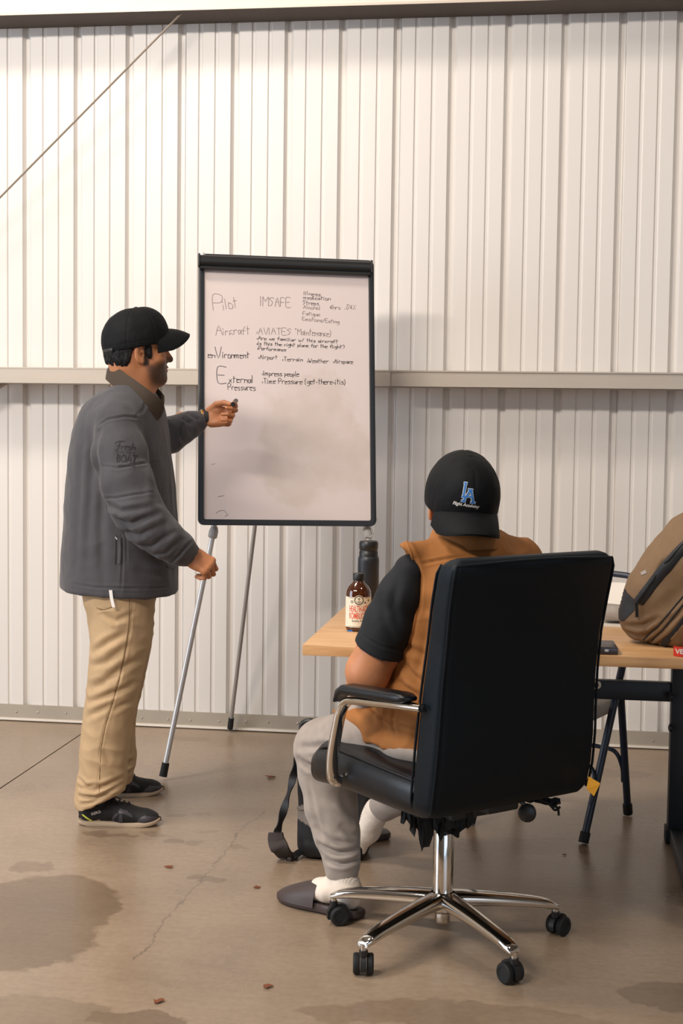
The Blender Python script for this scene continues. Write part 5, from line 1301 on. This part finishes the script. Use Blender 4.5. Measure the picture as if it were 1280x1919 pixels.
# wrist watch and band on the raised wrist
def band(c, ax, zz, r, w_, m, nm, par, fl=.80):
    xx = unit(ax); z_ = unit(zz-xx*np.dot(zz, xx)); y_ = np.cross(z_, xx); R_ = []
    for k in range(33):
        a = 2*PI*k/32; e = y_*math.cos(a)*r+z_*math.sin(a)*r*fl; ee = unit(e); R_.append([c+e+ee*u+xx*v for u, v in ((-.0015, -w_/2), (.0028, -w_/2*.8), (.0028, w_/2*.8), (-.0015, w_/2))])
    return MB().rings(R_, cap=False).build(nm, M[m], par, ang=1.)
wt = band(wL+xL*.002, xL, zL, .0272, .018, 'black_rub', 'wristband', man); band(wL-xL*.015, xL, zL, .0270, .009, 'gold', 'watch_bracelet', man)
MB().box(wL-xL*.013-yL*.026, (.020, .010, .022), np.stack([xL, yL, zL], 1), bev=.003).build('watch_case', M['black_pl'], man)
# ring
rp = frL(.098, .012, -.020); band(frL(.0875, .0100, -.020), unit(frL.R@np.array((.55, 0, -.83))), frL.R@np.array((.83, 0, .55)), .0095, .004, 'gold', 'ring', man, 1.)
# marker pen held between thumb and finger
pinch = frL(.104, -.0262, -.052); mdir = unit(np.array((-.12, .97, .13)))
mk_ = MB().tube([pinch-mdir*.022, pinch+mdir*.085], .0080, 14).tube([pinch+mdir*.085, pinch+mdir*.092, pinch+mdir*.102], [.0060, .0045, .002], 12)
mko = mk_.build('marker_pen', M['black_pl'], None); tag(mko, 'short black marker pen pinched in the raised hand in front of the whiteboard', 'marker')
MB().tube([pinch-mdir*.024, pinch-mdir*.019], .0079, 14).build('end_plug', M['black_rub'], mko)

# ================================================================== the seated person
sit = empty('person', (CC[0], CC[1], 0), 'seated person in backwards black cap, brown vest and grey sweatpants in the office chair', 'person')
ha = math.radians(90+17); hs = Fr(at(862, 949, -2.42), Rz(ha)@Ry(math.radians(4)))
nk = at(868, 1040, -2.44)
Vh = head_vol(hs, .98, nk); mh = vm(Vh, head_color(hs, .98, False))
elb = at(690, 1258, -2.50); wrl = at(690, 1322, -2.24)
Va = Vol((-.70, -2.68, .48), (-.22, -2.02, 1.06), .0035)
Va.chain([(at(768, 1078, -2.54), .034), (at(740, 1150, -2.53), .042), (at(712, 1215, -2.51), .052), (elb, .054)], .02)
Va.chain([(elb, .052), (elb+(wrl-elb)*.35, .052), (wrl, .028)], .02); 
hx = unit(np.array((.45, .75, -.35))); hz0 = np.array((-.3, .2, .9)); hz_ = unit(hz0-hx*hz0.dot(hx)); frl = Fr(wrl, np.stack([hx, np.cross(hz_, hx), hz_], 1))
hand_vol(Va, frl, -1, [(35, 45, 25)]*4, [(.015, .028, -.008), (.042, .044, -.020), (.066, .042, -.038), (.082, .030, -.050)], .95)
Vb = Vol((-.80, -2.75, .01), (.15, -1.60, 1.12), .008)
def s3(f, r, z): return ch(f, r, z)
Vb.chain([(s3(-.03, 0, .56), .10), (s3(-.06, 0, .75), .10), (s3(-.08, 0, .92), .11), (nk, .055)], .05)
rsh, rel_, rwr = s3(-.075, .175, .965), s3(-.02, .27, .72), s3(.20, .12, .70)
Vb.chain([(rsh, .05), (rel_, .043), (rwr, .027)], .02)
kneeL = at(606, 1402, -2.16); ankL = at(640, 1640, -2.20); kneeR = np.array((-.14, -1.90, .455)); ankR = at(703, 1522, -1.74)
Vb.chain([(s3(.0, -.085, .53), .055), (kneeL, .055), (ankL, .036)], .03); Vb.chain([(s3(.0, .085, .53), .055), (kneeR, .055), (ankR, .034)], .03)
Vr = Vol(rwr-.14, rwr+.14, .003); hx = unit(np.array((-.4, .75, -.1))); hz0 = np.array((0, 0, 1.)); hz_ = unit(hz0-hx*hz0.dot(hx)); frr = Fr(rwr, np.stack([hx, np.cross(hz_, hx), hz_], 1))
hand_vol(Vr, frr, 1, [(30, 35, 20)]*4, [(.015, .028, -.008), (.042, .044, -.015), (.066, .046, -.026), (.086, .040, -.034)], .95); Vr.cone(rwr-hx*.06, rwr+hx*.01, .028, .026, .01)
P_, F_, C_ = merge([mh, vm(Va, hand_color), vm(Vr, hand_color), vm(Vb, hand_color)])
qmesh('body', P_, F_, M['skin'], sit, C_)
# hair at the nape
Vg = Vol(hs.o-.15, hs.o+.15, .003); Vg.ell(hs(-.022, 0, .008), (.084, .079, .060), hs.R, 0); Vg.plane(hs(0, 0, -.040), hs.R@unit((-.2, 0, -1)), .004); Vg.plane(hs(0, 0, .03), hs.R[:, 2]); Vg.plane(hs(-.03, 0, 0), hs.R@unit((1, 0, 0)), .004)
fromvol('hair', Vg, M['hair'], sit, lambda P, N: .003*fbm(P*np.array((120, 120, 45)), 3), 2)
# cap worn backwards
ca = math.radians(-90+17); cs_ = Fr(hs.o+np.array((0, 0, -.012)), Ry(math.radians(3))@Rz(ca)@Ry(math.radians(24)))
cap2 = make_cap(sit, cs_, 1.0, .012, -.022, .046)
bc2 = bvh_of(cap2)
lo = ray(876, 924); lc = bc2.ray_cast(Vector(CPOS), Vector(lo/np.linalg.norm(lo)), 20)[0]
rd = unit(np.cross(lo, (0, 0, 1))); tl = math.radians(-8); ux_ = rd*math.cos(tl)+np.array((0, 0, 1))*math.sin(tl); uy_ = unit(np.cross(-unit(lo), ux_)); uy_ = uy_ if uy_[2] > 0 else -uy_
k2 = (CD-2.5)/FPX
def logo_fn(lift):
    p_ = projector(bc2, np.array(lc), ux_, uy_, lift, .2); return lambda x, y: p_(x*k2, y*k2)
def poly_patch(polys, lift, m, nm, st=.8):
    fn = logo_fn(lift)
    for pl_ in polys: patch_dir(bc2, pl_, fn, M[m], nm, cap2, st)
LAp = [[(-10.5, 19.5), (-2.5, 19.5), (-2.5, 16.5), (-4, 16.5), (-6.6, -10), (1.5, -9), (1.5, -6), (-1.2, -6.3), (-1.5, -7), (-10.5, -6.5), (-10.5, -10.2), (-8.5, -10.2), (-8.2, 16.5), (-10.5, 16.5)]]
# two interlocked letters drawn as thick strokes
def seg_poly(a, b, r):
    a = np.array(a, float); b = np.array(b, float); d = unit(b-a); n = np.array((-d[1], d[0]))*r; e = d*r*.4
    return [tuple(a-e+n), tuple(b+e+n), tuple(b+e-n), tuple(a-e-n)]
segs = [((-6.5, 18.5), (-6.5, -7)), ((-9.5, 18), (-3.5, 18)), ((-9.5, -8.0), (-1, -8.0)), ((-5.5, -15.5), (5.2, 6.5)), ((13.5, -15.5), (6.2, 6.5)), ((-.5, -6.0), (9.5, -6.0)), ((-9.5, -16), (-1.5, -16)), ((9, -16), (18, -16)), ((.5, 7), (9.5, 7))]
segs = [(((a[0]*.92), a[1]*.98), ((b[0]*.92), b[1]*.98)) for a, b in segs]
fnw, fnb = logo_fn(.0010), logo_fn(.0022)
for fnx, r, m in ((fnw, 2.9, 'white'), (fnb, 1.75, 'blue')):
    mb = MB()
    for a, b in segs:
        rr = r*(.8 if abs(a[1]-b[1]) < 1 else 1); P4 = seg_poly(a, b, rr); nn = 8
        for i in range(nn):
            t0, t1 = i/nn, (i+1)/nn; L0 = [P4[0][j]+(P4[1][j]-P4[0][j])*t0 for j in (0, 1)]; L1 = [P4[0][j]+(P4[1][j]-P4[0][j])*t1 for j in (0, 1)]; Q0 = [P4[3][j]+(P4[2][j]-P4[3][j])*t0 for j in (0, 1)]; Q1 = [P4[3][j]+(P4[2][j]-P4[3][j])*t1 for j in (0, 1)]
            mb.add([fnx(*L0), fnx(*L1), fnx(*Q1), fnx(*Q0)], [(0, 1, 2, 3)])
    mb.build('letter_emblem', M[m], cap2, smooth=False)
V_, F_ = font2d('Flight Academy', 8.2, shear=.25, bold=.12, width=49); fn = logo_fn(.0012); MB().add([fn(x+.5, y-22) for x, y in V_], F_).build('lettering', M['white'], cap2, smooth=False)
# t-shirt
V = Vol((-.62, -2.74, .62), (.20, -2.05, 1.14), .0042)
V.chain([(at(768, 1068, -2.545), pxr(30, -2.54)), (at(750, 1115, -2.54), pxr(42, -2.54)), (at(731, 1165, -2.53), pxr(47, -2.53)), (at(708, 1222, -2.51), pxr(50, -2.51))], .02)
V.chain([(s3(-.075, .16, .945), .055), (s3(-.04, .215, .86), .062), (s3(-.02, .25, .78), .062)], .02)
V.chain([(s3(-.06, 0, .70), .105), (s3(-.08, 0, .90), .115), (s3(-.08, 0, .985), .08)], .04)
axs = unit(at(706, 1222, -2.51)-at(752, 1110, -2.54)); V.plane(at(711, 1215, -2.51), unit(axs*1.), .003) if False else None
pe_ = at(711, 1217, -2.51); V.box(pe_+axs*.06, (.09, .09, .06), .002, np.stack([unit(np.cross(axs, (0, 1, 0))), unit(np.cross(axs, np.cross(axs, (0, 1, 0)))), axs], 1), 0, '-')
V.cone(pe_-axs*.02, pe_+axs*.08, .055, .060, 0, '-')
tee = fromvol('tshirt', V, M['tee'], sit, lambda P, N: .002*fbm(P*15, 3)+crease(P, N, [at(x, y, -2.6) for x, y in ((745, 1090), (735, 1140), (748, 1190))], .004, .010)+crease(P, N, [at(x, y, -2.6) for x, y in ((715, 1120), (720, 1160), (742, 1215))], .004, .010)+crease(P, N, [at(x, y, -2.6) for x, y in ((672, 1192), (710, 1212), (756, 1226))], .002, .003), 2)
# vest
V = Vol((-.70, -2.80, .42), (.30, -1.98, 1.18), .0045)
vr = [(.455, .04, .200, .195), (.50, .025, .205, .190), (.60, -.015, .195, .158), (.72, -.055, .180, .128), (.84, -.075, .178, .122), (.93, -.085, .182, .115), (.985, -.088, .172, .098), (1.015, -.086, .150, .085), (1.04, -.082, .115, .072), (1.062, -.078, .085, .060)]
def vrow(i=0.): return [(z, CC[0]+cF[0]*f, CC[1]+cF[1]*f, rx-i, ry-i) for z, f, rx, ry in vr]
V.stack(vrow(), 0, Rot=CA, p=2.4)
V.chain([(s3(-.075, -.10, 1.000), .055), (at(764, 1040, -2.56), pxr(25, -2.56))], .03); V.chain([(s3(-.075, .10, 1.005), .055), (s3(-.07, .185, .988), .056)], .03)
# arm hole on the left, open neck, open hem
V.ell(at(722, 1138, -2.60), (.078, .16, .150), Ry(.20), .006, '-')
V.stack([(z, x, y, a, b) for z, x, y, a, b in vrow(.012) if z < .62], 0, '-', Rot=CA, p=2.4)
V.plane(s3(0, 0, .532), unit((0, 0, -1)), .006)
V.cone(hs(-.01, 0, -.13), hs(.03, 0, -.04), .062, .074, .006, '-')
V.chain([(at(700, 1350, -2.42), .035), (at(664, 1348, -2.38), .024), (at(628, 1334, -2.34), .008)], .03)
vq = [([(752, 1014), (776, 1050), (786, 1090), (784, 1140), (770, 1200), (748, 1250), (735, 1290)], .004, .004), ([(786, 1060), (815, 1055), (870, 1050)], .0035, .003), ([(745, 1250), (765, 1275), (790, 1290)], .008, .009), ([(740, 1195), (765, 1225), (800, 1235)], .007, .009), ([(728, 1290), (755, 1300), (785, 1315)], .006, .008), ([(660, 1350), (700, 1362), (780, 1380)], .004, .004), ([(735, 1325), (728, 1370), (735, 1388)], .004, .004), ([(800, 1170), (790, 1230), (770, 1290)], .005, .010), ([(700, 1340), (705, 1365), (715, 1380)], .004, .005)]
def vdisp(P, N):
    d = .0035*fbm(P*np.array((13, 13, 10)), 3)+.0032*ridge(P*np.array((15, 15, 22))+5.2)
    for pts, dp, wd in vq: d = d+crease(P, N, [at(x, y, -2.62) for x, y in pts], dp, wd)
    return d
vest = fromvol('vest', V, M['vest'], sit, vdisp, 2)
bj = bvh_of(vest)
strip_j([(744, 1028), (757, 1014), (772, 1040), (783, 1075), (785, 1120), (778, 1165), (766, 1205)], .0042, 'vest', 'armhole_binding', vest, .0005, .6, n=6)
# fold-down collar around the neck
nc = at(862, 1000, -2.43); R_ = []
for k in range(29):
    a = math.radians(-150+300*k/28)-PI/2+math.radians(17)     # centred on the nape, open at the throat
    e = np.array((math.cos(a), math.sin(a), 0)); fwd = -e.dot(np.append(-cF, 0)); r0, r1 = .088, .074
    c0 = np.array((nk[0], nk[1], 1.030-.012*fwd-.008)); top = np.array((nk[0], nk[1], 1.080-.014*fwd))
    a0 = c0+e*r0; b0 = top+e*r1; R_.append([a0+e*.004, (a0+b0)/2+e*.009, b0+e*.005, b0+np.array((0, 0, .004)), b0-e*.005, (a0+b0)/2-e*.002, a0-e*.005])
MB().rings(R_).build('collar', M['vest'], vest, ang=1.4)
# sweatpants
V = Vol((-.82, -2.70, .10), (.12, -1.62, .66), .005)
V.ell(s3(-.02, 0, .535), (.200, .160, .065), Rz(CA), 0)
V.chain([(s3(.0, -.085, .535), .070), (s3(.17, -.130, .542), .080), (at(640, 1392, -2.24), pxr(52, -2.24)), (at(606, 1400, -2.16), pxr(54, -2.16))], .03)
V.chain([(at(606, 1400, -2.16), pxr(54, -2.16)), (at(614, 1450, -2.16), pxr(53, -2.16)), (at(620, 1510, -2.17), pxr(48, -2.17)), (at(630, 1560, -2.18), pxr(43, -2.18)), (at(640, 1600, -2.19), pxr(34, -2.19)), (at(641, 1618, -2.20), pxr(30, -2.20)), (at(641, 1640, -2.20), pxr(29, -2.20))], .02)
V.chain([(s3(.0, .085, .535), .070), (kneeR+np.array((0, 0, .01)), .078), ((kneeR+ankR)/2, .068), (ankR+(kneeR-ankR)*.22, .052), (ankR+(kneeR-ankR)*.12, .044), (ankR+(kneeR-ankR)*.07, .043)], .025)
V.plane((0, 0, at(641, 1646, -2.2)[2]), (0, 0, -1), .004) if False else None
V.cone(at(641, 1628, -2.20), at(641, 1700, -2.20), .034, .040, 0, '-')
sq_ = [([(556, 1408), (580, 1400), (612, 1388), (640, 1385)], .006, .008), ([(558, 1430), (575, 1438), (600, 1440)], .010, .009), ([(590, 1560), (620, 1580), (665, 1590)], .006, .008), ([(598, 1588), (630, 1600), (668, 1602)], .010, .007), ([(612, 1618), (640, 1622), (668, 1618)], .010, .006), ([(575, 1470), (585, 1520), (600, 1575)], .004, .006), ([(640, 1500), (650, 1530), (665, 1550)], .004, .010), ([(640, 1555), (655, 1572), (670, 1580)], .006, .008), ([(700, 1400), (740, 1410), (780, 1425)], .005, .012)]
def sdisp(P, N):
    d = .0028*fbm(P*np.array((13, 13, 9)), 3)+.0018*ridge(P*np.array((12, 12, 24))+8.2)
    for pts, dp, wd in sq_: d = d+crease(P, N, [at(x, y, -2.26) for x, y in pts], dp, wd)*(P[:, 1] < -2.02)
    return d
fromvol('sweatpants', V, M['sweat'], sit, sdisp, 2)
# socks and slides
def sock_foot(ank, heelp, toep, name='sock', h=.003):
    V = Vol(np.minimum(np.minimum(ank, heelp), toep)-.08, np.maximum(np.maximum(ank, heelp), toep)+.08, h)
    d = unit(toep-heelp); L = np.linalg.norm(toep-heelp); up = unit((ank-heelp)-d*(ank-heelp).dot(d)); y_ = np.cross(up, d); Rf = np.stack([d, y_, up], 1)
    V.cone(ank, heelp+d*.045+up*.045, .040, .041, .02); V.ell(heelp+d*.036+up*.034, (.038, .033, .036), Rf, .02)
    V.cone(heelp+d*.05+up*.05, heelp+d*.13+up*.035, .036, .030, .02); V.cone(heelp+d*.10+up*.030, heelp+d*(L-.03)+up*.018, .029, .016, .02, ax=y_, sq=1.5)
    o = fromvol(name, V, M['sock'], sit, lambda P, N: .0009*np.sin(((P-heelp)@d)*900)*(((P-heelp)@up) > .075)+.001*fbm(P*40, 2), 2); return o, Fr(heelp, Rf), L
def slide_shoe(fr, L):
    out = [(-.008, 0), (-.004, -.024), (.03, -.036), (.10, -.035), (.17, -.045), (.225, -.042), (.262, -.020), (.268, .0), (.262, .020), (.225, .040), (.17, .043), (.10, .034), (.03, .035), (-.004, .024)]
    pts = spline([(a, b, 0) for a, b in out+[out[0]]], 4)[:-1]
    row = lambda z, k: [fr(p[0]*k+.13*(1-k), p[1]*k*1.08, z) for p in pts]
    so = MB().rings([row(-.020, .96), row(-.016, 1.0), row(-.006, 1.01), row(.001, 1.0), row(.002, .95)]).build('slide_sandal', M['slide'], sit, ang=1.)
    R_ = []
    for x, hh, ww in ((.120, .070, .046), (.150, .062, .049), (.185, .050, .050), (.215, .038, .046), (.238, .028, .038), (.256, .018, .026), (.264, .010, .014)):
        R_.append([fr(x, ww*1.04*math.cos(a), -.006+hh*math.sin(a)**.8) for a in np.linspace(0.001, PI-.001, 16)])
    inn = [[fr.o+(p-fr.o)*1.0-fr.R[:, 2]*.005+0*p for p in r] for r in R_]
    mb = MB(); n = 16; m_ = len(R_); vs = [p for r in R_ for p in r]+[p for r in inn for p in r]; N = n*m_; F_ = []
    for i in range(m_-1):
        for j in range(n-1): a = i*n+j; F_ += [(a, a+1, a+n+1, a+n), (N+a, N+a+n, N+a+n+1, N+a+1)]
    for j in range(n-1): F_ += [(j, j+1, N+j+1, N+j), ((m_-1)*n+j+1, (m_-1)*n+j, N+(m_-1)*n+j, N+(m_-1)*n+j+1)]
    mb.add(vs, F_).build('strap', M['slide'], so, ang=1.2)
heL = onz(672, 1722)+np.array((-.0, 0, .022)); toL = onz(556, 1692)+np.array((0, 0, .022)); 
dd = unit(toL-heL); toL = heL+dd*.255
sk, ff, L = sock_foot(at(641, 1650, -2.20)+np.array((0, 0, .01)), heL, heL+dd*.205); slide_shoe(ff, L)
toR = onz(668, 1606)+np.array((0, 0, .030)); heR = at(712, 1548, -1.69)+np.array((.0, .02, .0)); dd = unit(toR-heR)
sk2, ff2, L2 = sock_foot(ankR+(kneeR-ankR)*.02, heR, heR+dd*.17)
kk2 = heR+dd*.17; kk2 = toR
fs = Fr(onz(722, 1574)+np.array((0, .03, .021)), Rz(math.radians(205))@Ry(0)); slide_shoe(fs, .25)
